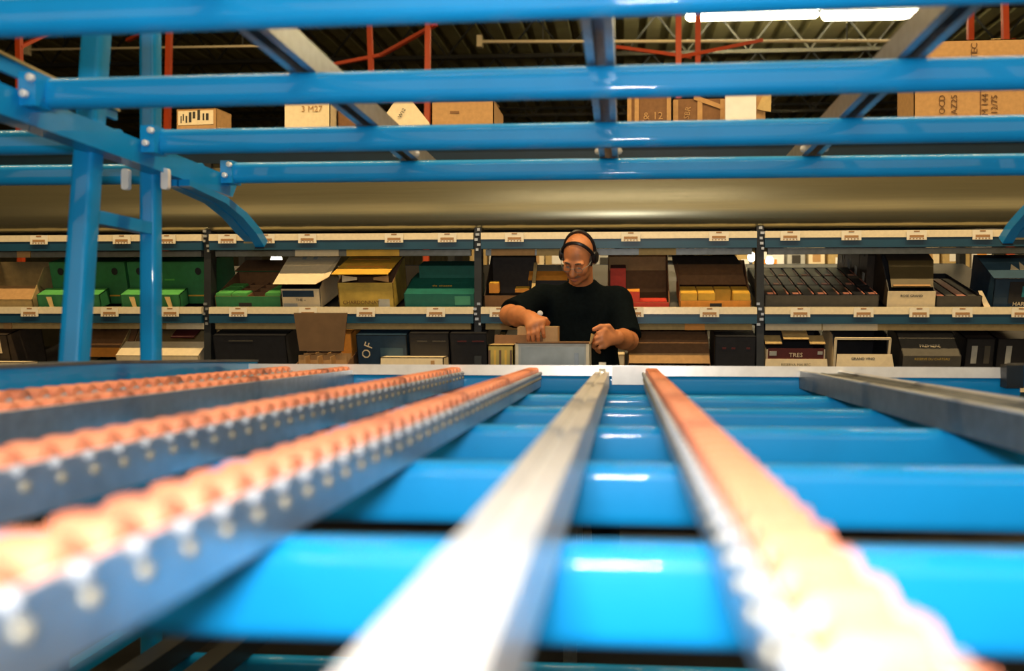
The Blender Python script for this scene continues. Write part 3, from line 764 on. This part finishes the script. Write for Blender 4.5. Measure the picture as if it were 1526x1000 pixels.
local('body', MB().box((0, .05, .08), (b - a, .1, .16)), pm('plain light kraft', (.50, .31, .14), .8, 0, 40, .08), hc, smooth=False)
local('tape', MB().box((0, .05, .1605), (b - a - .002, .02, .001)), TAN, hc, smooth=False)

# ------------------------------------------------------------------ the man
def sdf_mesh(name, prims, vox, mats):
    lo = np.array([1e9] * 3); hi = -lo
    info = []
    for p in prims:
        k = p.get('k', .02)
        if p['t'] == 'ell':
            r = max(p['r']); a = np.array(p['c']) - r; b = np.array(p['c']) + r
        else:
            A, B = np.array(p['a']), np.array(p['b']); r = max(p['ra'], p['rb'])
            a = np.minimum(A, B) - r; b = np.maximum(A, B) + r
        a = a - k - 3 * vox; b = b + k + 3 * vox
        info.append((a, b))
        if not p.get('sub'):
            lo = np.minimum(lo, a); hi = np.maximum(hi, b)
    n = np.ceil((hi - lo) / vox).astype(int) + 1
    G = np.full(n, 1.0, dtype=np.float32)
    for p, (a, b) in zip(prims, info):
        k = p.get('k', .02)
        i0 = np.clip(np.floor((a - lo) / vox).astype(int), 0, n - 1); i1 = np.clip(np.ceil((b - lo) / vox).astype(int) + 1, 1, n)
        ax_ = [lo[d] + vox * np.arange(i0[d], i1[d]) for d in range(3)]
        X, Y, Z = np.meshgrid(*ax_, indexing='ij')
        P = np.stack([X, Y, Z], -1)
        if p['t'] == 'ell':
            q = P - np.array(p['c'])
            if 'R' in p: q = q @ np.array(p['R'])
            r = np.array(p['r'])
            k0 = np.sqrt(((q / r) ** 2).sum(-1)); k1 = np.sqrt(((q / r ** 2) ** 2).sum(-1)) + 1e-9
            d = k0 * (k0 - 1) / k1
        else:
            A, B = np.array(p['a']), np.array(p['b'])
            BA = B - A; PA = P - A
            h = np.clip((PA @ BA) / (BA @ BA), 0, 1)
            d = np.sqrt(((PA - h[..., None] * BA) ** 2).sum(-1)) - (p['ra'] + (p['rb'] - p['ra']) * h)
            if p.get('flat'):
                u = BA / np.linalg.norm(BA)
                d = np.maximum(d, (P - B) @ u)
        sl = tuple(slice(i0[q], i1[q]) for q in range(3))
        g = G[sl]
        if p.get('sub'):
            h = np.clip(.5 - .5 * (g + d) / k, 0, 1)
            G[sl] = g * (1 - h) + (-d) * h + k * h * (1 - h)
        else:
            h = np.clip(.5 + .5 * (g - d) / k, 0, 1)
            G[sl] = g * (1 - h) + d * h - k * h * (1 - h)
    S = G < 0
    c = sum(S[i:n[0] - 1 + i, j:n[1] - 1 + j, l:n[2] - 1 + l].astype(np.int8) for i in (0, 1) for j in (0, 1) for l in (0, 1))
    cells = np.argwhere((c > 0) & (c < 8))
    acc = np.zeros((len(cells), 3)); cnt = np.zeros(len(cells))
    for d in range(3):
        e = np.eye(3, dtype=int)[d]; o1, o2 = [np.eye(3, dtype=int)[q] for q in range(3) if q != d]
        for s1 in (0, 1):
            for s2 in (0, 1):
                a = cells + s1 * o1 + s2 * o2; b = a + e
                ga = G[tuple(a.T)]; gb = G[tuple(b.T)]
                mk = (ga < 0) != (gb < 0)
                tt = np.where(mk, ga / np.where(mk, ga - gb, 1), 0)
                acc += np.where(mk[:, None], a + tt[:, None] * e, 0); cnt += mk
    V = lo + vox * acc / cnt[:, None]
    idx = np.full(np.array(n) - 1, -1, dtype=np.int64); idx[tuple(cells.T)] = np.arange(len(cells))
    Q = []
    for d in range(3):
        e = np.eye(3, dtype=int)[d]; o1, o2 = [np.eye(3, dtype=int)[q] for q in range(3) if q != d]
        s0 = [slice(1, -1)] * 3; s0[d] = slice(0, -1); s1 = list(s0); s1[d] = slice(1, None)
        A = S[tuple(s0)]; B = S[tuple(s1)]
        pts = np.argwhere(A != B); off = np.array([1, 1, 1]); off[d] = 0
        pts = pts + off
        fl = S[tuple(pts.T)]
        q = np.stack([idx[tuple((pts - o1 - o2).T)], idx[tuple((pts - o2).T)], idx[tuple(pts.T)], idx[tuple((pts - o1).T)]], 1)
        if d == 1: fl = ~fl
        q[~fl] = q[~fl][:, ::-1]
        Q.append(q)
    Q = np.concatenate(Q); Q = Q[(Q >= 0).all(1)]
    me = bpy.data.meshes.new(name)
    me.from_pydata(V.tolist(), [], Q.tolist())
    for m_ in mats: me.materials.append(m_)
    me.polygons.foreach_set('use_smooth', [True] * len(me.polygons))
    me.update()
    return me
def cap(a, b, ra, rb, k=.02, **kw): return dict(t='cap', a=tuple(a), b=tuple(b), ra=ra, rb=rb, k=k, **kw)
def ell(c, r, k=.02, Rm=None, **kw):
    d = dict(t='ell', c=tuple(c), r=tuple(r), k=k, **kw)
    if Rm is not None: d['R'] = [list(x) for x in Rm]
    return d

HC = Vector((ax(862, 3.83), 3.83, at(862, 383, 3.83).z))
HS = .85          # head centre
HR = (Matrix.Rotation(R(-13), 3, 'Z') @ Matrix.Rotation(R(6), 3, 'Y') @ Matrix.Rotation(R(37), 3, 'X'))
def H(x, y, z): return HC + HR @ (Vector((x, y, z)) * HS)
def hell(c, r, k=.012, **kw): return ell(H(*c), [q * HS for q in r], k * HS, HR, **kw)
BX = HC.x + .005
SR, SL = Vector((BX - .172, 3.985, 1.455)), Vector((BX + .160, 3.985, 1.445))
ER, WR = Vector((ax(760, 3.745), 3.745, 1.388)), Vector((ax(786, 3.535), 3.535, 1.380))
EL, WL = Vector((ax(936, 3.83), 3.83, 1.277)), Vector((ax(919, 3.615), 3.615, 1.298))
head = [
    hell((0, .018, .032), (.076, .098, .086)), hell((0, -.03, -.03), (.062, .066, .088), .03), hell((0, -.044, -.080), (.052, .046, .036), .025),
    hell((0, -.078, -.104), (.022, .018, .016), .016),
    cap(H(0, -.094, .006), H(0, -.116, -.034), .010, .0145, .012), hell((.012, -.102, -.040), (.010, .011, .008), .008), hell((-.012, -.102, -.040), (.010, .011, .008), .008),
    hell((.030, -.084, .020), (.028, .014, .010), .014), hell((-.030, -.084, .020), (.028, .014, .010), .014),
    hell((.040, -.070, -.030), (.022, .024, .024), .02), hell((-.040, -.070, -.030), (.022, .024, .024), .02),
    hell((.031, -.103, .000), (.015, .016, .012), .012, sub=True), hell((-.031, -.103, .000), (.015, .016, .012), .012, sub=True),
    hell((.031, -.0835, .0025), (.0135, .0105, .0085), .004), hell((-.031, -.0835, .0025), (.0135, .0105, .0085), .004),
    hell((0, -.093, -.064), (.022, .010, .006), .006), hell((0, -.091, -.077), (.019, .011, .007), .006),
    hell((0, -.108, -.0705), (.020, .010, .0022), .003, sub=True),
    hell((.079, .012, -.008), (.010, .020, .032), .006), hell((-.079, .012, -.008), (.010, .020, .032), .006),
    cap(H(0, .03, -.06), (BX, 3.975, 1.475), .050, .058, .03),
]
torso = [ell((BX, 3.985, 1.36), (.165, .105, .17), .05), ell((BX, 3.975, 1.10), (.155, .115, .22), .06), cap(SR, SL, .05, .05, .05), ell((BX, 3.98, .92), (.16, .11, .12), .05)]
arms = [cap(SR, ER, .046, .040, .03), cap(ER, ER.lerp(WR, .45), .043, .041, .02), cap(ER.lerp(WR, .45), WR, .041, .028, .02),
        cap(SL, EL, .046, .040, .03), cap(EL, EL.lerp(WL, .45), .043, .041, .02), cap(EL.lerp(WL, .45), WL, .041, .028, .02)]
def finger(pts, r0, r1, k=.003, k0=.012):
    out = []
    n = len(pts) - 1
    for i in range(n):
        ra = r0 + (r1 - r0) * i / n; rb = r0 + (r1 - r0) * (i + 1) / n
        out.append(cap(pts[i], pts[i + 1], ra, rb, k0 if i == 0 else k))
    return out
V3 = Vector
# right hand: back of the hand to the rack, four fingers down over the held carton, thumb behind it
yk = 3.452
KN = [V3((ax(808, yk), yk + .004, 1.366)), V3((ax(801.5, yk), yk - .004, 1.360)), V3((ax(795, yk), yk - .005, 1.350)), V3((ax(788.5, yk), yk + .0, 1.340))]
hand_r = [cap(WR, KN[1].lerp(WR, .35), .027, .024, .02), cap(WR.lerp(KN[1], .3), KN[0], .021, .015, .02), cap(WR.lerp(KN[1], .3), KN[1], .021, .0155, .02), cap(WR.lerp(KN[1], .3), KN[2], .021, .015, .02), cap(WR.lerp(KN[1], .3), KN[3], .021, .0135, .02)]
for i, (ln, dx) in enumerate(((.062, .006), (.074, .002), (.070, -.001), (.056, -.003))):
    k = KN[i]
    hand_r += finger([k, k + V3((dx * .4, -.012, -ln * .42)), k + V3((dx * .8, -.006, -ln * .76)), k + V3((dx, .008, -ln))], .0098 if i < 3 else .0085, .0072, .0015, .008)
hand_r += finger([WR + V3((.025, -.02, .004)), V3((ax(812, 3.50), 3.515, 1.372)), V3((ax(814, 3.50), 3.575, 1.358)), V3((ax(812, 3.5), 3.588, 1.335))], .0125, .0085, .003, .012)
# left hand: loosely curled, palm towards himself, thumb on top
PL = WL + V3((-.035, -.035, -.004))
KL = [WL + V3((-.050, -.062, .030)), WL + V3((-.058, -.068, .010)), WL + V3((-.058, -.068, -.011)), WL + V3((-.050, -.062, -.032))]
hand_l = [cap(WL, PL, .027, .024, .02)] + [cap(PL.lerp(WL, .5), k, .02, .0145, .016) for k in KL]
for i, k in enumerate(KL):
    ln = (.058, .064, .060, .048)[i]
    hand_l += finger([k, k + V3((-ln * .42, -.010, -ln * .18)), k + V3((-ln * .62, .018, -ln * .42)), k + V3((-ln * .42, .036, -ln * .60))], .0095 if i < 3 else .0085, .0075, .0015, .008)
hand_l += finger([WL + V3((-.012, -.03, .018)), WL + V3((-.032, -.050, .046)), WL + V3((-.066, -.066, .046)), WL + V3((-.092, -.070, .034))], .0125, .0085, .003, .010)

man = thing('person', 'bald man in a black T-shirt and headset packing a grey carton', 'person', (BX, 3.98, 0))
def wmesh(name, me, parent=man, label=None):
    me.transform(Matrix.Translation(-Vector(man.location)))
    o = link(name, me, parent)
    if label: o['label'] = label
    return o
body = sdf_mesh('body', torso + head + arms + hand_r + hand_l, .0042, [SKIN, LIP])
wmesh('body', body)
sl = [ell((BX, 3.985, 1.34), (.180, .125, .175), .05), ell((BX, 3.968, 1.12), (.178, .140, .24), .06), ell((BX, 3.98, .93), (.178, .13, .13), .05), cap(SR, SL, .066, .066, .06),
      cap((BX, 3.975, 1.44), (BX + .004, 3.955, 1.505), .105, .068, .05),
      cap(SR, SR.lerp(ER, .93), .070, .066, .03, flat=True), cap(SL, SL.lerp(EL, .95), .070, .064, .03, flat=True)]
sl += [cap(H(0, .02, -.05), (BX, 3.965, 1.53), .054, .057, .006, sub=True)]
wmesh('shirt', sdf_mesh('shirt', sl, .007, [SHIRT]), label='black short sleeved T-shirt')
tr = [ell((BX, 3.98, .90), (.17, .125, .12), .05)]
for s in (-1, 1):
    tr += [cap((BX + s * .09, 3.98, .86), (BX + s * .11, 3.965, .48), .088, .066, .04), cap((BX + s * .11, 3.965, .48), (BX + s * .12, 4.0, .07), .066, .056, .03, flat=True)]
wmesh('trousers', sdf_mesh('trousers', tr, .012, [TROUS]))
for s in (-1, 1):
    wmesh('shoe', sdf_mesh('shoe', [cap((BX + s * .12, 4.03, .042), (BX + s * .13, 3.86, .036), .042, .036, .02), ell((BX + s * .12, 4.01, .06), (.042, .06, .05), .02)], .008, [BLACKP]))
# hair round the back and sides, below the bald crown
hr = [hell((0, .034, .000), (.0815, .097, .074)), hell((.073, -.018, -.005), (.008, .014, .034)), hell((-.073, -.018, -.005), (.008, .014, .034)), hell((0, -.122, .05), (.11, .09, .14), .01, sub=True), hell((0, .01, .115), (.075, .09, .075), .01, sub=True)]
wmesh('hair', sdf_mesh('hair', hr, .004, [HAIR]))
for s in (-1, 1):
    m = MB().lathe([(-.009, .002), (-.006, .006), (0, .0082), (.006, .006), (.009, .002)], 12, 'x', H(s * .031, -.0835, -.002))
    m.lathe([(-.004, .001), (-.0035, .0045), (.0, .005)], 8, 'y', H(s * .030, -.0905, -.004), mi=1)
    wpart('eye', m, [EYEW, BLACKP], man, man)
    m = MB().tube([H(s * .014, -.0985, .022), H(s * .030, -.1005, .028), H(s * .047, -.088, .022)], [.003, .0042, .002], 6)
    wpart('eyebrow', m, HAIR, man, man)
m = MB().tube([H(-.021, -.094, -.062), H(-.008, -.1035, -.061), H(.008, -.1035, -.061), H(.021, -.094, -.062)], [.002, .0035, .0035, .002], 6)
wpart('upper_lip', m, LIP, man, man)
m = MB().tube([H(-.018, -.094, -.078), H(-.006, -.1025, -.080), H(.006, -.1025, -.080), H(.018, -.094, -.078)], [.002, .0042, .0042, .002], 6)
wpart('lower_lip', m, LIP, man, man)
m = MB().tube([H(-.030, -.090, -.058), H(-.014, -.1035, -.051), H(0, -.108, -.0505), H(.014, -.1035, -.051), H(.030, -.090, -.058)], [.003, .0055, .0055, .0055, .003], 6)
wpart('moustache', m, pm('grey moustache', (.22, .12, .07), .7), man, man)
# glasses
gl = MB()
for s in (-1, 1):
    gl.tube([H(s * .032 + .021 * math.cos(a), -.112 + .0 + .25 * (abs(.021 * math.cos(a) * s + .0)) * .2, -.004 + .015 * math.sin(a)) for a in [2 * math.pi * k / 16 for k in range(17)]], .0009, 5)
    gl.tube([H(s * .053, -.110, 0), H(s * .076, -.06, .002), H(s * .080, .015, .004)], .0013, 5)
gl.tube([H(-.011, -.112, 0), H(0, -.115, .003), H(.011, -.112, 0)], .0012, 5)
wpart('glasses', gl, GALV_D, man, man, 'thin wire glasses')
# headset: two bands and two ear pads, boom at his right cheek
hs = MB()
for y0, rr in ((-.045, .0), (.045, .0)):
    arc = []
    for k in range(17):
        a = math.pi * k / 16
        arc.append(H(.085 * math.cos(a), .012 + (y0 - .0) * math.sin(a) ** .6, .004 + (.103 if y0 < 0 else .118) * math.sin(a)))
    hs.tube(arc, .0078, 6)
wpart('headset_band', hs, BLACKP, man, man, 'black headset bands over the bald crown')
for s in (-1, 1):
    ep = MB()
    for f, rr in ((0, .018), (.006, .030), (.020, .031), (.027, .024)): pass
    M = Matrix.Translation(H(s * .076, .006, .004)) @ HR.to_4x4() @ Matrix.Scale(HS, 4)
    q = MB().lathe([(0, .018), (.004, .029), (.018, .031), (.026, .022)], 14, 'x')
    ep.add([(v.x * s, v.y, v.z * 1.15) for v in q.v], q.f, 0, M)
    wpart('ear_pad', ep, BLACKP, man, man)
# watch-like white badge reel on the shirt
bp = at(805, 467, 3.80)
m = MB().lathe([(-.006, .008), (-.004, .0125), (.004, .0125), (.006, .008)], 12, 'y', (bp.x, 3.795, bp.z)); m.bar((bp.x, 3.80, bp.z - .012), (bp.x, 3.80, bp.z - .04), .012, .006, mi=1)
m.bar((bp.x, 3.80, bp.z), (bp.x, 3.90, bp.z + .0), .008, .008, mi=1)
wpart('badge_reel', m, [WHITE, BLACKP], man, man, 'small round white badge clip')

# ------------------------------------------------------------------ the blue rack around the camera
SLP = .0369
def bed(x, y, h): return Vector((x, y, CAMZ - h - SLP * y))
rack = thing('flow_rack', 'blue steel carton flow rack the camera looks through', 'rack', (0, 1.6, 0))
HB = .172
prof_b = rrect(.058, .084, .027, 6)
TB = math.atan(SLP)
def beam(x0, x1, Y, h_top, ht=.084, yaw=0.):
    c = bed(0, Y, h_top + ht / 2)
    pr = rrect(.046, ht, .021, 6)
    M = Matrix.Translation(c) @ Matrix.Rotation(yaw, 4, 'Z') @ Matrix.Rotation(-TB, 4, 'X')
    return wpart('cross_beam', MB().prism(pr, x0, x1, 'x', M), BLUE, rack, rack)
XL, XR = -1.345, 1.33
LOWY = (-.24, .24, .746, 1.215, 1.72, 2.18, 2.64)
for Y in LOWY: beam(XL, XR, Y - .008, HB, .088)
UPY = (.95, 1.44, 1.88, 2.37, 2.85)
for Y in UPY: beam(XL, XR, Y, -.585 - (.014 if 1 < Y < 1.6 else 0), .070, {1.44: -.034, 1.88: -.016, 2.37: -.012}.get(Y, 0))
for Y in UPY[1:]: beam(-4.0, XL - .075, Y, -.585, .070)
for Y in (1.0, 1.7, 2.4, 3.0): beam(XL, XR, Y, .90, .08)
# front beam of the lower level with its bright stop angle
beam(XL, XR, 3.06, .128, .075)
c0 = bed(0, 3.03, .099)
M = Matrix.Translation(c0) @ Matrix.Rotation(R(-5.2), 4, 'X')
wpart('front_stop_angle', MB().prism([(-.006, -.034), (-.002, -.034), (-.002, -.002), (.04, -.002), (.04, .002), (-.006, .002)], XL, XR, 'x', M), ZINC, rack, rack)
c0 = bed(0, 3.02, .09)
wpart('stop_plate', MB().prism([(-.003, -.064), (.0, -.064), (.0, .0), (-.003, .0)], ax(912, 3.02), ax(968, 3.02), 'x', Matrix.Translation(bed(0, 3.01, .098))), ZINC, rack, rack)
wpart('end_bracket', MB().box(tuple(bed(ax(1508, 3.0), 3.0, .125)), (.055, .05, .075)), DARK, rack, rack)
# side beams of the upper level, each with two drooping guide strips at its front end
for s, X in ((-1, XL - .02), (1, XR + .02)):
    poly = [(y, CAMZ - h - SLP * y) for y, h in ((.4, -.545), (2.95, -.545), (2.90, -.478), (.4, -.478))]
    wpart('side_beam', MB().prism(poly, X - .028, X + .028, 'x'), BLUE, rack, rack)
    poly = [(y, CAMZ - h - SLP * y) for y, h in ((.3, -.665), (2.3, -.615), (2.3, -.592), (.3, -.592))]
    wpart('side_guard', MB().prism(poly, X - .03, X - .02, 'x'), BLUE, rack, rack)
    wpart('side_guard_cap', MB().prism([(y, z + o) for (y, z), o in zip([poly[0], poly[1], poly[1], poly[0]], (0, 0, .006, .006))], X - .034, X - .012, 'x'), TAN, rack, rack)
    for dx, tip in ((-s * .012 - .03 * (s < 0), -.02), (-s * .052 - .03 * (s < 0), .0)):
        up = [(2.55, -.475), (2.80, -.462), (2.95, -.432), (3.06, -.392), (3.13, -.352 + tip)]
        dn = [(2.55, -.455), (2.79, -.440), (2.92, -.410), (3.03, -.368), (3.10, -.326 + tip)]
        poly = [(y, CAMZ - h - SLP * y) for y, h in up + dn[::-1]]
        g = wpart('guide_strip', MB().prism(poly, X + dx, X + dx + .034, 'x'), BLUE, rack, rack)
        e = up[-1]; e2 = dn[-1]
        wpart('strip_end', MB().bar((X + dx + .017, e[0] - .012, CAMZ - e[1] - SLP * e[0] - .012), (X + dx + .017, e2[0] - .006, CAMZ - e2[1] - SLP * e2[0] - .004), .036, .004), TAN if tip else DARK, g, rack)
    # lower side beam
    poly = [(-.4, CAMZ - .065 + SLP * .4), (2.2, CAMZ - .072 - SLP * 2.2), (3.1, CAMZ - .092 - SLP * 3.1), (3.1, CAMZ - .16 - SLP * 3.1), (-.4, CAMZ - .16 + SLP * .4)]
    wpart('side_beam', MB().prism(poly, X - .03, X + .03, 'x'), BLUE, rack, rack)
    wpart('side_rail_cap', MB().prism([(y, z + o) for (y, z), o in zip(poly[:3] + poly[2::-1], (0.001, .001, .001, .008, .008, .008))], X - .034, X + .034, 'x'), GALV_D, rack, rack)
    # joint brackets
    for Y in UPY:
        c = bed(X - s * .045, Y, -.55)
        wpart('beam_bracket', MB().box(tuple(c), (.04, .07, .075)), BLUE, rack, rack)
        wpart('bracket_pin', MB().lathe([(-.012, .006), (-.01, .009), (.0, .009)], 8, 'y', bed(X - s * .045, Y - .04, -.535)).lathe([(-.012, .006), (-.01, .009), (.0, .009)], 8, 'y', bed(X - s * .06, Y - .04, -.57)), ZINC, rack, rack)
def post(a, b, wd, name='post'):
    a, b = Vector(a), Vector(b)
    d = b - a
    M = Matrix.Translation(a) @ d.to_track_quat('Z', 'Y').to_matrix().to_4x4()
    return wpart(name, MB().prism(rrect(wd, wd, .012, 4), 0, d.length, 'z', M), BLUE, rack, rack)
for s, X in ((-1, -1.405), (1, 1.395)):
    post((X, 2.0, 0), (X, 2.33, 3.0), .058)
    post((X, 2.51, 0), (X, 2.50, 3.0), .05)
    post((X, .2, 0), (X, .2, 3.0), .07)
    for z in (.5, 1.665, 2.62):
        wpart('strut', MB().bar((X, 2.02 + .11 * z, z), (X, 2.505, z - .008), .035), BLUE, rack, rack)
for xx in (-1.455, -1.335):
    wpart('white_clip', MB().prism(rrect(.022, .062, .008, 3), 2.452, 2.468, 'y', Matrix.Translation((xx, 0, at(220, 267, 2.46).z))), WHITE, rack, rack)
for X in (-2.62, 2.62):
    post((X, 2.3, 0), (X, 2.3, 3.0), .09)  # extra posts added out of view, meant as dark reflections in the guard sheet

# tracks (things that rest on the beams)
def track(label, X, kind, y0=-.35, y1=3.045, h=HB, cat='track', name='roller_track', group=None):
    yc = 1.5
    t = thing(name, label, cat, bed(X, yc, h), (-TB, 0, 0), group)
    a, b = y0 - yc, y1 - yc
    e = .002
    if kind in ('roller', 'roller_open', 'roller_plain'):
        hw = .0275; ht = {'roller': .050, 'roller_open': .034, 'roller_plain': .054}[kind]
        pr = [(-hw, 0), (hw, 0), (hw, ht), (hw - e, ht), (hw - e, e), (-hw + e, e), (-hw + e, ht), (-hw, ht)]
        local('channel', MB().prism(pr, a, b, 'y'), GALV, t)
        lip = MB()
        for s in (-1, 1): lip.prism([(s * (hw - .0035), ht), (s * (hw + .0005), ht), (s * (hw + .0005), ht + .0015), (s * (hw - .0035), ht + .0015)], a, b, 'y')
        local('channel_lip', lip, ZINC, t)
        me = ROLLERS['plain' if kind == 'roller_plain' else 'axle']
        y = a + .03; i = 0
        while y < b - .02:
            o = link('roller', me, t, (0, y, .047)); i += 1
            y += .0545
    elif kind == 'flat':
        pr = [(-.024, 0), (-.024, .055), (-.0055, .055), (-.0035, .049), (.0035, .049), (.0055, .055), (.024, .055), (.024, 0)]
        local('channel', MB().prism(pr, a, b, 'y'), ZINC, t)
        local('end_stop', MB().prism([(b - .03, .055), (b + .01, .055), (b + .002, .085), (b - .008, .085)], -.012, .012, 'x'), GALV, t)
    elif kind == 'wide':
        pr = [(-.072, 0), (-.072, .058), (-.058, .058), (-.052, .052), (-.004, .052), (0, .055), (.004, .052), (.052, .052), (.058, .058), (.072, .058), (.072, 0)]
        local('channel', MB().prism(pr, a, b, 'y'), GALV_D, t)
        lip = MB()
        for s in (-1, 1): lip.prism([(s * .0725, .058), (s * .0735, .061), (s * .058, .061), (s * .0575, .058)], a, b, 'y')
        local('edge_lip', lip, ZINC, t)
    elif kind in ('upper', 'lower'):
        pr = [(-.03, 0), (-.012, 0), (-.012, .006), (-.024, .006), (-.024, .05), (.024, .05), (.024, .006), (.012, .006), (.012, 0), (.03, 0), (.03, .056), (-.03, .056)]
        local('channel', MB().prism(pr, a, b, 'y'), GALV if kind == 'upper' else DARK, t)
        for s in (-1, 1):
            local('bolt', MB().lathe([(-.008, .007), (-.006, .011), (.0, .011)], 8, 'y', (s * .034, 1.31, .012)), ZINC, t)
    return t
ROLLERS = {}
rm = MB().lathe([(-.0215, .014), (-.0195, .0185), (-.012, .0205), (.012, .0205), (.0195, .0185), (.0215, .014)], 16, 'x')
ROLLERS['plain'] = rm.mesh('roller_plain', [ROLL, ZINC])
for s in (-1, 1):
    rm.lathe([(s * .0215, .004), (s * .029, .0065), (s * .032, .0055), (s * .034, .003)], 8, 'x', mi=1)
    rm.lathe([(s * .0265, .005), (s * .030, .0055), (s * .0315, .003)], 8, 'x', (0, .012, -.017), mi=2)
ROLLERS['axle'] = rm.mesh('roller_axle', [ROLL, pm('dull axle head', (.36, .39, .43), .6, .0), pm('dull rivet', (.42, .38, .28), .4, .4)])
track('orange roller track nearest the blue side beam, its rollers showing in gaps', -1.20, 'roller_open')
track('orange roller track with a plain grey side, second from the side beam', -.985, 'roller_plain')
track('orange roller track with axle dots along its grey side, third from the side beam', -.59, 'roller')
track('large blurred orange roller track sweeping to the lower left corner', -.317, 'roller')
track('white flat grooved channel running beneath the man', -.075, 'flat', name='flat_track')
track('orange roller track right of the flat channel, sweeping to the lower right', .095, 'roller')
track('wide dull grey lane channel at the right', .67, 'wide', name='lane_channel')
for X, lab in ((-.71, 'upper level rail slanting left above the pale cream carton'), (-.05, 'upper level rail straight above the man'), (.60, 'upper level rail slanting right beside the large kraft box')):
    track(lab, X, 'upper', .5, 3.2, -.587, name='upper_rail', cat='rail')
for X, lab in ((-1.25, 'lower level rail at the far left under the roller tracks'), (-1.08, 'lower level rail second from the left under the roller tracks'), (-.6, 'lower level rail under the dotted roller track'), (.4, 'lower level rail under the right roller track')):
    track(lab, X, 'lower', .6, 3.0, .90, name='lower_rail', cat='rail')

# lettering becomes plain mesh
bpy.context.view_layer.update()
dg = bpy.context.evaluated_depsgraph_get()
for o in [o for o in COL.objects if o.type == 'FONT']:
    me = bpy.data.meshes.new_from_object(o.evaluated_get(dg))
    n = link('lettering_mesh', me, o.parent)
    n.matrix_basis = o.matrix_basis.copy()
    bpy.data.objects.remove(o)
    n.name = 'lettering'
